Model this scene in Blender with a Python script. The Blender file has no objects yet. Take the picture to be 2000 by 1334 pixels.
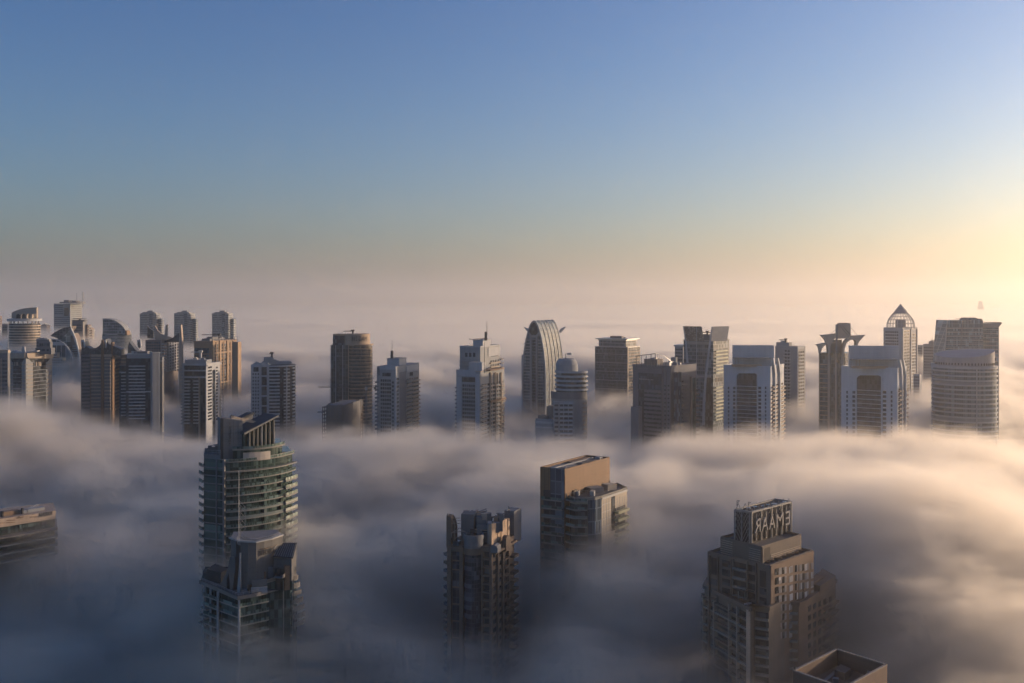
import bpy, bmesh, math, random
from mathutils import Vector, Matrix, noise
R = math.radians
scene = bpy.context.scene
COL = scene.collection
F = 1944.0          # focal length in photo pixels (35 mm lens, 2000 px wide photo)
CAMZ = 250.0        # metres above ground
HORY = 590.0        # photo row of the horizon

# ------------------------------------------------------------------ render
scene.render.engine = 'CYCLES'
cy = scene.cycles
cy.use_denoising = True
cy.denoiser = 'OPENIMAGEDENOISE'
cy.max_bounces = 5
cy.diffuse_bounces = 1
cy.glossy_bounces = 2
cy.transmission_bounces = 4
cy.transparent_max_bounces = 8
cy.volume_bounces = 4
cy.volume_step_rate = 2.0
cy.volume_max_steps = 256
cy.use_adaptive_sampling = True
cy.adaptive_threshold = 0.04
cy.adaptive_min_samples = 16
cy.caustics_reflective = False
cy.caustics_refractive = False
scene.view_settings.view_transform = 'Standard'
scene.view_settings.look = 'None'
scene.view_settings.gamma = 1
scene.view_settings.exposure = EXPOSURE = 0.0

# ------------------------------------------------------------------ camera
cam = bpy.data.cameras.new('camera')
camo = bpy.data.objects.new('camera', cam)
COL.objects.link(camo)
camo.location = (0, 0, CAMZ)
camo.rotation_euler = (R(90), 0, 0)
cam.sensor_width = 36
cam.lens = 36 * F / 2000
cam.shift_y = -(667 - HORY) / 2000
cam.clip_start = 1
cam.clip_end = 60000
scene.camera = camo

# ------------------------------------------------------------------ light
SUN_AZ = 67      # degrees to the right of the view direction
SUN_EL = 8
w = bpy.data.worlds.new('World')
scene.world = w
w.use_nodes = True
nt = w.node_tree
bg = nt.nodes['Background']
sky = nt.nodes.new('ShaderNodeTexSky')
sky.sky_type = 'NISHITA'
sky.sun_disc = False
sky.sun_elevation = R(SUN_EL)
sky.sun_rotation = R(SUN_AZ)
sky.altitude = 0
sky.air_density = 1.0
sky.dust_density = 1.6
sky.ozone_density = 1.5
# white balance and contrast of the picture, per channel
sp = nt.nodes.new('ShaderNodeSeparateColor'); cb = nt.nodes.new('ShaderNodeCombineColor')
nt.links.new(sky.outputs[0], sp.inputs[0])
SKY_S = 0.112
for i, (a_, g_) in enumerate(((1.38, 1.45), (1.60, 1.35), (2.10, 1.22))):
    p_ = nt.nodes.new('ShaderNodeMath'); p_.operation = 'POWER'; p_.inputs[1].default_value = g_
    q_ = nt.nodes.new('ShaderNodeMath'); q_.operation = 'MULTIPLY'; q_.inputs[1].default_value = a_ * SKY_S ** (g_ - 1)
    nt.links.new(sp.outputs[i], p_.inputs[0]); nt.links.new(p_.outputs[0], q_.inputs[0]); nt.links.new(q_.outputs[0], cb.inputs[i])
nt.links.new(cb.outputs[0], bg.inputs[0])
bg.inputs[1].default_value = SKY_S
sl = bpy.data.lights.new('sun', 'SUN')
sl.energy = 5.0
sl.angle = R(0.6)
sl.color = (1.0, 0.73, 0.50)
so = bpy.data.objects.new('sun', sl)
COL.objects.link(so)
sd = Vector((math.sin(R(SUN_AZ)) * math.cos(R(SUN_EL)), math.cos(R(SUN_AZ)) * math.cos(R(SUN_EL)), math.sin(R(SUN_EL))))
so.rotation_euler = sd.to_track_quat('Z', 'Y').to_euler()

# ------------------------------------------------------------------ fog (real volume grids)
def nodes_math(g, op, a, b=None, c=None, clamp=False):
    n = g.nodes.new('ShaderNodeMath')
    n.operation = op
    n.use_clamp = clamp
    for i, v in enumerate((a, b, c)):
        if v is None:
            continue
        if isinstance(v, (int, float)):
            n.inputs[i].default_value = v
        else:
            g.links.new(v, n.inputs[i])
    return n.outputs[0]

HPROF = [(150, 100), (300, 108), (345, 118), (385, 128), (430, 138), (470, 147), (560, 154), (640, 157), (690, 159), (745, 150), (800, 128), (860, 119), (960, 128), (1050, 143), (1150, 155), (1300, 174), (1500, 184)]
MOUNDS = [(-14, 425, 38, -42), (88, 385, 48, -16), (-240, 490, 50, 4), (97, 298, 24, 16), (-115, 430, 55, 6), (200, 470, 70, 8), (-90, 372, 26, 7), (40, 470, 40, 4)]      # x, y, radius, height
def curve(g, v, pts):
    """smooth height profile through (distance, height) points"""
    n = g.nodes.new('ShaderNodeFloatCurve')
    x0, x1 = pts[0][0], pts[-1][0]
    cv = n.mapping.curves[0]
    P_ = [((x - x0) / (x1 - x0), y / 300) for x, y in pts]
    cv.points[0].location = P_[0]; cv.points[1].location = P_[-1]
    for p in P_[1:-1]: cv.points.new(*p)
    n.mapping.update()
    g.links.new(nodes_math(g, 'DIVIDE', nodes_math(g, 'SUBTRACT', v, x0), x1 - x0), n.inputs['Value'])
    return nodes_math(g, 'MULTIPLY', n.outputs[0], 300)

def fog_volume(name, lo, hi, res, far, step):
    g = bpy.data.node_groups.new(name + '_grid', 'GeometryNodeTree')
    g.interface.new_socket('Geometry', in_out='INPUT', socket_type='NodeSocketGeometry')
    g.interface.new_socket('Geometry', in_out='OUTPUT', socket_type='NodeSocketGeometry')
    out = g.nodes.new('NodeGroupOutput')
    M = lambda op, a, b=None, c=None, clamp=False: nodes_math(g, op, a, b, c, clamp)
    pos = g.nodes.new('GeometryNodeInputPosition').outputs[0]
    sep = g.nodes.new('ShaderNodeSeparateXYZ')
    g.links.new(pos, sep.inputs[0])
    X, Y, Z = sep.outputs
    def nz(sx, sy, sz, detail, rough=0.55, off=(0, 0, 0), dist=0.0, warp=None):
        v = g.nodes.new('ShaderNodeVectorMath'); v.operation = 'MULTIPLY_ADD'
        g.links.new(warp or pos, v.inputs[0])
        v.inputs[1].default_value = (sx, sy, sz)
        v.inputs[2].default_value = off
        n = g.nodes.new('ShaderNodeTexNoise')
        g.links.new(v.outputs[0], n.inputs['Vector'])
        n.inputs['Scale'].default_value = 1
        n.inputs['Detail'].default_value = detail
        n.inputs['Roughness'].default_value = rough
        n.inputs['Distortion'].default_value = dist
        return n.outputs['Fac']
    def bump(v, c, s, amp):      # gaussian
        d = M('DIVIDE', M('SUBTRACT', v, c), s)
        return M('MULTIPLY', M('POWER', 2.718, M('MULTIPLY', M('MULTIPLY', d, d), -1.0)), amp)
    if not far:
        n1 = nz(1/260, 1/150, 0, 2, 0.5, (3.1, 7.7, 0))
        n2 = nz(1/110, 1/64, 1/120, 5, 0.58, (1.1, 2.3, 0.4), 0.6)
        n3 = nz(1/62, 1/25, 1/19, 6, 0.66, (5.1, 0.3, 3.4), 1.2)
        # rounded puffs: cells whose seams are pushed about by noise
        nv = g.nodes.new('ShaderNodeTexNoise'); nv.inputs['Scale'].default_value = 1 / 60; nv.inputs['Detail'].default_value = 3
        g.links.new(pos, nv.inputs['Vector'])
        wp = g.nodes.new('ShaderNodeVectorMath'); wp.operation = 'MULTIPLY_ADD'
        g.links.new(nv.outputs['Color'], wp.inputs[0]); wp.inputs[1].default_value = (70, 70, 50); g.links.new(pos, wp.inputs[2])
        def puff(sx, sy, sz):
            v = g.nodes.new('ShaderNodeVectorMath'); v.operation = 'MULTIPLY'
            g.links.new(wp.outputs[0], v.inputs[0]); v.inputs[1].default_value = (sx, sy, sz)
            n = g.nodes.new('ShaderNodeTexVoronoi'); n.feature = 'F1'; n.inputs['Scale'].default_value = 1
            g.links.new(v.outputs[0], n.inputs['Vector'])
            return M('SUBTRACT', 0.40, M('MULTIPLY', M('MULTIPLY', n.outputs['Distance'], n.outputs['Distance']), 1.25))
        p1 = puff(1/95, 1/62, 1/90); p2 = puff(1/40, 1/30, 1/34)
        # height of the fog top against distance: a crest at 700 m, a trough in front of the far row, rising again behind it
        yc = M('ADD', Y, M('MULTIPLY', M('SUBTRACT', n1, 0.5), 110))
        h = M('ADD', curve(g, yc, HPROF), 0)
        left = M('DIVIDE', M('SUBTRACT', M('MULTIPLY', Y, -0.33), X), 120, clamp=True)
        near = M('DIVIDE', M('SUBTRACT', Y, 560), 150, clamp=True)
        h = M('ADD', h, M('MULTIPLY', M('MULTIPLY', left, near), 28))
        h = M('ADD', h, M('MULTIPLY', M('MULTIPLY', M('MINIMUM', X, 220.0), 0.07), M('SUBTRACT', 1.0, near)))
        # bank top lowered on the right, shaped to let the low sun in
        away = M('MAXIMUM', M('SUBTRACT', X, M('ADD', M('MULTIPLY', Y, 0.46), 0.0)), 0.0)
        h = M('SUBTRACT', h, M('MINIMUM', M('MULTIPLY', away, 0.28), 60.0))
        def mound(x, y, s_, amp):
            dx = M('DIVIDE', M('SUBTRACT', X, x), s_); dy = M('DIVIDE', M('SUBTRACT', Y, y), s_)
            return M('MULTIPLY', M('POWER', 2.718, M('MULTIPLY', M('ADD', M('MULTIPLY', dx, dx), M('MULTIPLY', dy, dy)), -1.0)), amp)
        for x, y, s_, amp in MOUNDS: h = M('ADD', h, mound(x, y, s_, amp))
        h = M('ADD', h, M('MULTIPLY', M('SUBTRACT', n1, 0.5), 24))
        h = M('ADD', h, M('MULTIPLY', M('SUBTRACT', n2, 0.5), 48))
        h = M('ADD', h, M('MULTIPLY', p1, 19))
        e = M('ADD', M('SUBTRACT', h, Z), M('MULTIPLY', M('SUBTRACT', n3, 0.5), 54))
        e = M('ADD', e, M('MULTIPLY', p2, 8))
        n4 = nz(1/15, 1/8, 1/7, 3, 0.6, (2.1, 4.3, 1.4), 0.5)
        e = M('ADD', e, M('MULTIPLY', M('SUBTRACT', n4, 0.5), 18))
        t = M('DIVIDE', e, 22, clamp=True)
        d = M('MULTIPLY', M('POWER', t, 1.7), 0.085)
        mist = M('DIVIDE', M('ADD', M('SUBTRACT', 150, Z), M('MULTIPLY', M('SUBTRACT', n2, 0.5), 70)), 40, clamp=True)
        d = M('ADD', d, M('MULTIPLY', mist, 0.0007))
    else:
        n1 = nz(1/2200, 1/600, 0, 4, 0.55, (3.1, 7.7, 0))
        n2 = nz(1/420, 1/170, 1/200, 4, 0.6, (1.1, 2.3, 0.4), 0.5)
        h = M('ADD', 186, M('MULTIPLY', M('SUBTRACT', n1, 0.5), 46))
        h = M('ADD', h, M('MULTIPLY', M('SUBTRACT', n2, 0.5), 44))
        t = M('DIVIDE', M('SUBTRACT', h, Z), 34, clamp=True)
        d = M('MULTIPLY', M('POWER', t, 1.5), 0.04)
    vc = g.nodes.new('GeometryNodeVolumeCube')
    g.links.new(d, vc.inputs['Density'])
    vc.inputs['Min'].default_value = lo
    vc.inputs['Max'].default_value = hi
    for k, r in zip(('Resolution X', 'Resolution Y', 'Resolution Z'), res):
        vc.inputs[k].default_value = r
    sm = g.nodes.new('GeometryNodeSetMaterial')
    g.links.new(vc.outputs[0], sm.inputs[0])
    m = bpy.data.materials.new(name + '_vapour')
    m.use_nodes = True
    m.cycles.volume_step_rate = step
    t_ = m.node_tree
    t_.nodes.clear()
    mo = t_.nodes.new('ShaderNodeOutputMaterial')
    pv = t_.nodes.new('ShaderNodeVolumePrincipled')
    pv.inputs['Color'].default_value = (0.99, 0.955, 0.895, 1)
    pv.inputs['Anisotropy'].default_value = 0.6
    pv.inputs['Density'].default_value = 1.0
    t_.links.new(pv.outputs[0], mo.inputs['Volume'])
    sm.inputs['Material'].default_value = m
    g.links.new(sm.outputs[0], out.inputs[0])
    vd = bpy.data.volumes.new(name)
    o = bpy.data.objects.new(name, vd)
    COL.objects.link(o)
    vd.materials.append(m)
    md = o.modifiers.new('grid', 'NODES')
    md.node_group = g
    o['kind'] = 'stuff'
    return o

# ground
def flat(name, x0, x1, y0, y1, z, m):
    me = bpy.data.meshes.new(name)
    me.from_pydata([(x0, y0, z), (x1, y0, z), (x1, y1, z), (x0, y1, z)], [], [(0, 1, 2, 3)])
    me.materials.append(m)
    o = bpy.data.objects.new(name, me); COL.objects.link(o)
    o['kind'] = 'structure'
    return o
gm = bpy.data.materials.new('sand'); gm.use_nodes = True
gm.node_tree.nodes['Principled BSDF'].inputs['Base Color'].default_value = (0.3, 0.26, 0.2, 1)
flat('ground', -30000, 30000, -2000, 40000, 0, gm)

# haze: one closed box of even thin air round camera and scene
def haze_box(lo, hi, dens, colr, g):
    v = [(x, y, z) for x in (lo[0], hi[0]) for y in (lo[1], hi[1]) for z in (lo[2], hi[2])]
    f = [(0, 1, 3, 2), (4, 6, 7, 5), (0, 4, 5, 1), (2, 3, 7, 6), (0, 2, 6, 4), (1, 5, 7, 3)]
    me = bpy.data.meshes.new('haze'); me.from_pydata(v, [], f)
    m = bpy.data.materials.new('haze_air'); m.use_nodes = True
    t = m.node_tree; t.nodes.clear()
    mo = t.nodes.new('ShaderNodeOutputMaterial'); pv = t.nodes.new('ShaderNodeVolumePrincipled')
    pv.inputs['Color'].default_value = colr
    pv.inputs['Density'].default_value = dens
    pv.inputs['Anisotropy'].default_value = g
    t.links.new(pv.outputs[0], mo.inputs['Volume'])
    me.materials.append(m)
    o = bpy.data.objects.new('haze', me); COL.objects.link(o)
    o['kind'] = 'stuff'; o['label'] = 'thin warm morning haze in the air over the fog'; o['category'] = 'haze'
    return o
haze_box((-31000, -2100, -1), (31000, 40100, 640), 0.000115, (0.97, 0.92, 0.84, 1), 0.72)
# ================================================================== materials
_mats = {}
def _mat(name):
    m = bpy.data.materials.new(name); m.use_nodes = True
    return m, m.node_tree, m.node_tree.nodes['Principled BSDF']

def _n(t, kind, **kw):
    n = t.nodes.new(kind)
    for k, v in kw.items():
        setattr(n, k, v)
    return n

def _m(t, op, a, b=None, clamp=False):
    n = _n(t, 'ShaderNodeMath', operation=op, use_clamp=clamp)
    for i, v in enumerate((a, b)):
        if v is None: continue
        if isinstance(v, (int, float)): n.inputs[i].default_value = v
        else: t.links.new(v, n.inputs[i])
    return n.outputs[0]

def _mix(t, fac, a, b):
    n = _n(t, 'ShaderNodeMix', data_type='RGBA')
    for i, v in ((0, fac), (6, a), (7, b)):
        if isinstance(v, tuple): n.inputs[i].default_value = v + (1,) if len(v) == 3 else v
        elif isinstance(v, (int, float)): n.inputs[i].default_value = v
        else: t.links.new(v, n.inputs[i])
    return n.outputs[2]

def wall(name, c, rough=0.8, var=0.22):
    """painted concrete / stone cladding: rain streaks, blotches and panel joints"""
    if name in _mats: return _mats[name]
    m, t, p = _mat(name)
    tc = _n(t, 'ShaderNodeTexCoord').outputs['Object']
    mp = _n(t, 'ShaderNodeMapping'); mp.inputs['Scale'].default_value = (0.7, 0.7, 0.05)
    t.links.new(tc, mp.inputs[0])
    n1 = _n(t, 'ShaderNodeTexNoise'); n1.inputs['Scale'].default_value = 1; n1.inputs['Detail'].default_value = 5
    t.links.new(mp.outputs[0], n1.inputs['Vector'])
    n2 = _n(t, 'ShaderNodeTexNoise'); n2.inputs['Scale'].default_value = 0.12; n2.inputs['Detail'].default_value = 3
    t.links.new(tc, n2.inputs['Vector'])
    s = _n(t, 'ShaderNodeSeparateXYZ'); t.links.new(tc, s.inputs[0])
    joint = _m(t, 'LESS_THAN', _m(t, 'FRACT', _m(t, 'DIVIDE', s.outputs[2], 1.75)), 0.06)
    f = _m(t, 'ADD', _m(t, 'MULTIPLY', n1.outputs['Fac'], 0.6), _m(t, 'MULTIPLY', n2.outputs['Fac'], 0.6), clamp=True)
    dk = tuple(v * (1 - var * 1.6) for v in c); lt = tuple(min(0.85, v * (1 + var)) for v in c)
    col = _mix(t, f, dk, lt)
    col = _mix(t, _m(t, 'MULTIPLY', joint, 0.35), col, tuple(v * 0.5 for v in c))
    t.links.new(col, p.inputs['Base Color'])
    p.inputs['Roughness'].default_value = rough
    _mats[name] = m
    return m

def glass(name, c, rough=0.12, frame=None, dx=1.6, dz=3.6, lit=0.16, band=0.0):
    """curtain glass: each pane its own tone, mullions and a spandrel line at each floor"""
    if name in _mats: return _mats[name]
    m, t, p = _mat(name)
    tc = _n(t, 'ShaderNodeTexCoord').outputs['Object']
    s = _n(t, 'ShaderNodeSeparateXYZ'); t.links.new(tc, s.inputs[0])
    hz = _m(t, 'DIVIDE', _m(t, 'ADD', s.outputs[0], s.outputs[1]), dx)
    vz = _m(t, 'DIVIDE', s.outputs[2], dz)
    cmb = _n(t, 'ShaderNodeCombineXYZ')
    t.links.new(_m(t, 'FLOOR', hz), cmb.inputs[0]); t.links.new(_m(t, 'FLOOR', vz), cmb.inputs[1])
    oi = _n(t, 'ShaderNodeObjectInfo'); t.links.new(oi.outputs['Random'], cmb.inputs[2])
    wn = _n(t, 'ShaderNodeTexWhiteNoise'); t.links.new(cmb.outputs[0], wn.inputs['Vector'])
    f = _m(t, 'POWER', wn.outputs['Value'], 3.0)
    col = _mix(t, f, tuple(v * 0.55 for v in c), tuple(min(0.6, v * 1.5 + lit * 0.35) for v in c))
    if frame:
        a = _m(t, 'LESS_THAN', _m(t, 'FRACT', hz), 0.12)
        b = _m(t, 'LESS_THAN', _m(t, 'FRACT', vz), 0.10 + band)
        col = _mix(t, _m(t, 'MAXIMUM', a, b), col, frame)
    t.links.new(col, p.inputs['Base Color'])
    rg = _m(t, 'ADD', _m(t, 'MULTIPLY', wn.outputs['Value'], 0.12), rough)
    t.links.new(rg, p.inputs['Roughness'])
    p.inputs['Specular IOR Level'].default_value = 0.32
    _mats[name] = m
    return m

def metal(name, c, rough=0.4, met=0.6):
    if name in _mats: return _mats[name]
    m, t, p = _mat(name)
    tc = _n(t, 'ShaderNodeTexCoord').outputs['Object']
    n1 = _n(t, 'ShaderNodeTexNoise'); n1.inputs['Scale'].default_value = 0.4; n1.inputs['Detail'].default_value = 4
    t.links.new(tc, n1.inputs['Vector'])
    t.links.new(_mix(t, n1.outputs['Fac'], tuple(v * 0.7 for v in c), tuple(v * 1.2 for v in c)), p.inputs['Base Color'])
    p.inputs['Roughness'].default_value = rough; p.inputs['Metallic'].default_value = met
    _mats[name] = m
    return m

WHITE = wall('white_render', (0.38, 0.395, 0.41))
PWHITE = wall('portal_white', (0.50, 0.53, 0.55))
GREY = wall('grey_render', (0.26, 0.275, 0.285))
DGREY = wall('dark_grey_render', (0.15, 0.155, 0.165))
BEIGE = wall('beige_render', (0.36, 0.30, 0.24))
SAND = wall('sandstone_cladding', (0.25, 0.175, 0.115))
BROWN = wall('brown_cladding', (0.20, 0.125, 0.075))
TAUPE = wall('taupe_render', (0.20, 0.165, 0.145))
ROOF = wall('roof_gravel', (0.10, 0.10, 0.10), 0.95)
DARK = metal('dark_steel', (0.05, 0.052, 0.055), 0.5, 0.4)
STEEL = metal('pale_steel', (0.42, 0.43, 0.44), 0.35, 0.5)
LATT = metal('painted_lattice', (0.26, 0.26, 0.25), 0.5, 0.1)
GL = glass('dark_glass', (0.035, 0.045, 0.055))
GLB = glass('blue_glass', (0.03, 0.06, 0.09))
GLG = glass('green_glass', (0.03, 0.075, 0.065))
CURT = glass('blue_curtain_wall', (0.035, 0.06, 0.08), 0.12, (0.17, 0.18, 0.19))
CURTG = glass('green_curtain_wall', (0.02, 0.055, 0.05), 0.12, (0.05, 0.075, 0.07), 1.5, 3.7)
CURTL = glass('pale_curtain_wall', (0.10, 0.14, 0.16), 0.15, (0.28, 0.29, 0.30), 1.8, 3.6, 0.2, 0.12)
CURTD = glass('dark_curtain_wall', (0.02, 0.03, 0.04), 0.12, (0.07, 0.08, 0.09), 2.0, 3.6)
CURTT = glass('slate_curtain_wall', (0.05, 0.09, 0.115), 0.18, (0.17, 0.205, 0.225), 2.2, 3.6, 0.2, 0.15)

# ================================================================== mesh building
def Z(py, Y): return CAMZ - (py - HORY) * Y / F

class MB:
    def __init__(s): s.v = []; s.f = []
    def prism(s, pts, z0, z1):
        n = len(pts); b = len(s.v)
        z0 = z0 if isinstance(z0, (list, tuple)) else [z0] * n
        z1 = z1 if isinstance(z1, (list, tuple)) else [z1] * n
        s.v += [(p[0], p[1], z) for p, z in zip(pts, z0)] + [(p[0], p[1], z) for p, z in zip(pts, z1)]
        s.f += [tuple(range(b, b + n)), tuple(range(b + n, b + 2 * n))]
        s.f += [(b + i, b + (i + 1) % n, b + n + (i + 1) % n, b + n + i) for i in range(n)]
        return s
    def box(s, x0, x1, y0, y1, z0, z1):
        return s.prism([(x0, y0), (x1, y0), (x1, y1), (x0, y1)], z0, z1)
    def band(s, pts, v0, v1, z0, z1):
        """strip following a plan polyline, from v0 to v1 outwards"""
        def off(v):
            out = []
            for i, p in enumerate(pts):
                a = pts[max(0, i - 1)]; c = pts[min(len(pts) - 1, i + 1)]
                t = Vector((c[0] - a[0], c[1] - a[1])).normalized()
                out.append((p[0] + t.y * v, p[1] - t.x * v))
            return out
        if abs(v1 - v0) < 1e-6: return s
        o = off(v1) + off(v0)[::-1]
        return s.prism(o, z0, z1)
    def tube(s, a, b, r, n=5, r2=None):
        a = Vector(a); b = Vector(b); d = (b - a)
        if d.length < 1e-6: return s
        d.normalize(); u = d.orthogonal().normalized(); w_ = d.cross(u); k = len(s.v)
        r2 = r if r2 is None else r2
        for c, rr in ((a, r), (b, r2)):
            for i in range(n):
                q = 2 * math.pi * i / n
                s.v.append(tuple(c + (u * math.cos(q) + w_ * math.sin(q)) * rr))
        s.f += [tuple(range(k, k + n)), tuple(range(k + n, k + 2 * n))]
        s.f += [(k + i, k + (i + 1) % n, k + n + (i + 1) % n, k + n + i) for i in range(n)]
        return s
    def quadslab(s, q, th):
        """plate of thickness th through 3-4 corner points"""
        q = [Vector(p) for p in q]; nrm = (q[1] - q[0]).cross(q[2] - q[0]).normalized() * th
        k = len(s.v); n = len(q)
        s.v += [tuple(p) for p in q] + [tuple(p + nrm) for p in q]
        s.f += [tuple(range(k, k + n)), tuple(range(k + n, k + 2 * n))]
        s.f += [(k + i, k + (i + 1) % n, k + n + (i + 1) % n, k + n + i) for i in range(n)]
        return s
    def grid(s, rows):
        """open sheet from rows of points"""
        k = len(s.v); nx = len(rows[0])
        for r in rows: s.v += [tuple(p) for p in r]
        for j in range(len(rows) - 1):
            for i in range(nx - 1):
                a = k + j * nx + i
                s.f.append((a, a + 1, a + nx + 1, a + nx))
        return s

def circle(c, r, a0=0, a1=360, n=28, ry=None):
    ry = r if ry is None else ry
    full = abs(a1 - a0) >= 360
    m = n if full else n + 1
    return [(c[0] + r * math.cos(R(a0 + (a1 - a0) * i / n)), c[1] + ry * math.sin(R(a0 + (a1 - a0) * i / n))) for i in range(m)]

class Face:
    def __init__(s, b, wpts): s.b = b; s.w = wpts        # world plan points, left to right
    def hit(s, px):
        k = (px - 1000) / F
        best = None
        for i in range(len(s.w) - 1):
            (x0, y0), (x1, y1) = s.w[i], s.w[i + 1]
            den = (x1 - x0) - k * (y1 - y0)
            if abs(den) < 1e-9: continue
            q = (k * y0 - x0) / den
            miss = max(0, -q, q - 1)
            if best is None or miss < best[0] - 1e-9:
                best = (miss, i, q)
        _, i, q = best
        if len(s.w) > 2: q = min(1, max(0, q))
        (x0, y0), (x1, y1) = s.w[i], s.w[i + 1]
        return i + q, (x0 + (x1 - x0) * q, y0 + (y1 - y0) * q)
    def sub(s, p0, p1):
        a, A = s.hit(p0); c, C_ = s.hit(p1)
        mid = [s.w[i] for i in range(len(s.w)) if a + 1e-4 < i < c - 1e-4] if len(s.w) > 2 else []
        return [s.b.loc(*p) for p in [A] + mid + [C_]]
    def depth(s, px): return s.hit(px)[1][1]
    def z(s, px, py): return Z(py, s.depth(px))
    def rect(s, mb, x0, x1, y0, y1, v0=0.0, v1=0.3, xr=None):
        Y = s.depth((x0 + x1) / 2 if xr is None else xr)
        mb.band(s.sub(x0, x1), v0, v1, Z(y1, Y) if y1 is not None else 30, Z(y0, Y))
        return mb
    def poly(s, mb, pts, v0, v1):
        a, A = s.hit(pts[0][0]); L = [s.b.loc(*s.hit(p[0])[1]) for p in pts]
        t = s.b.loc(*s.w[-1]); o = s.b.loc(*s.w[0]); t = Vector((t[0] - o[0], t[1] - o[1])).normalized(); nx, ny = t.y, -t.x
        k = len(mb.v); n = len(pts)
        for v in (v1, v0):
            for p, l in zip(pts, L):
                z = s.z(p[0], p[1]) if p[1] is not None else 30
                mb.v.append((l[0] + nx * v, l[1] + ny * v, z))
        mb.f += [tuple(range(k, k + n)), tuple(range(k + n, k + 2 * n))]
        mb.f += [(k + i, k + (i + 1) % n, k + n + (i + 1) % n, k + n + i) for i in range(n)]
        return mb
    def pt(s, px, py, v=0):
        l = s.b.loc(*s.hit(px)[1]); t = s.b.loc(*s.w[-1]); o = s.b.loc(*s.w[0]); t = Vector((t[0] - o[0], t[1] - o[1])).normalized()
        return (l[0] + t.y * v, l[1] - t.x * v, s.z(px, py))

class Box:
    pass

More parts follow.
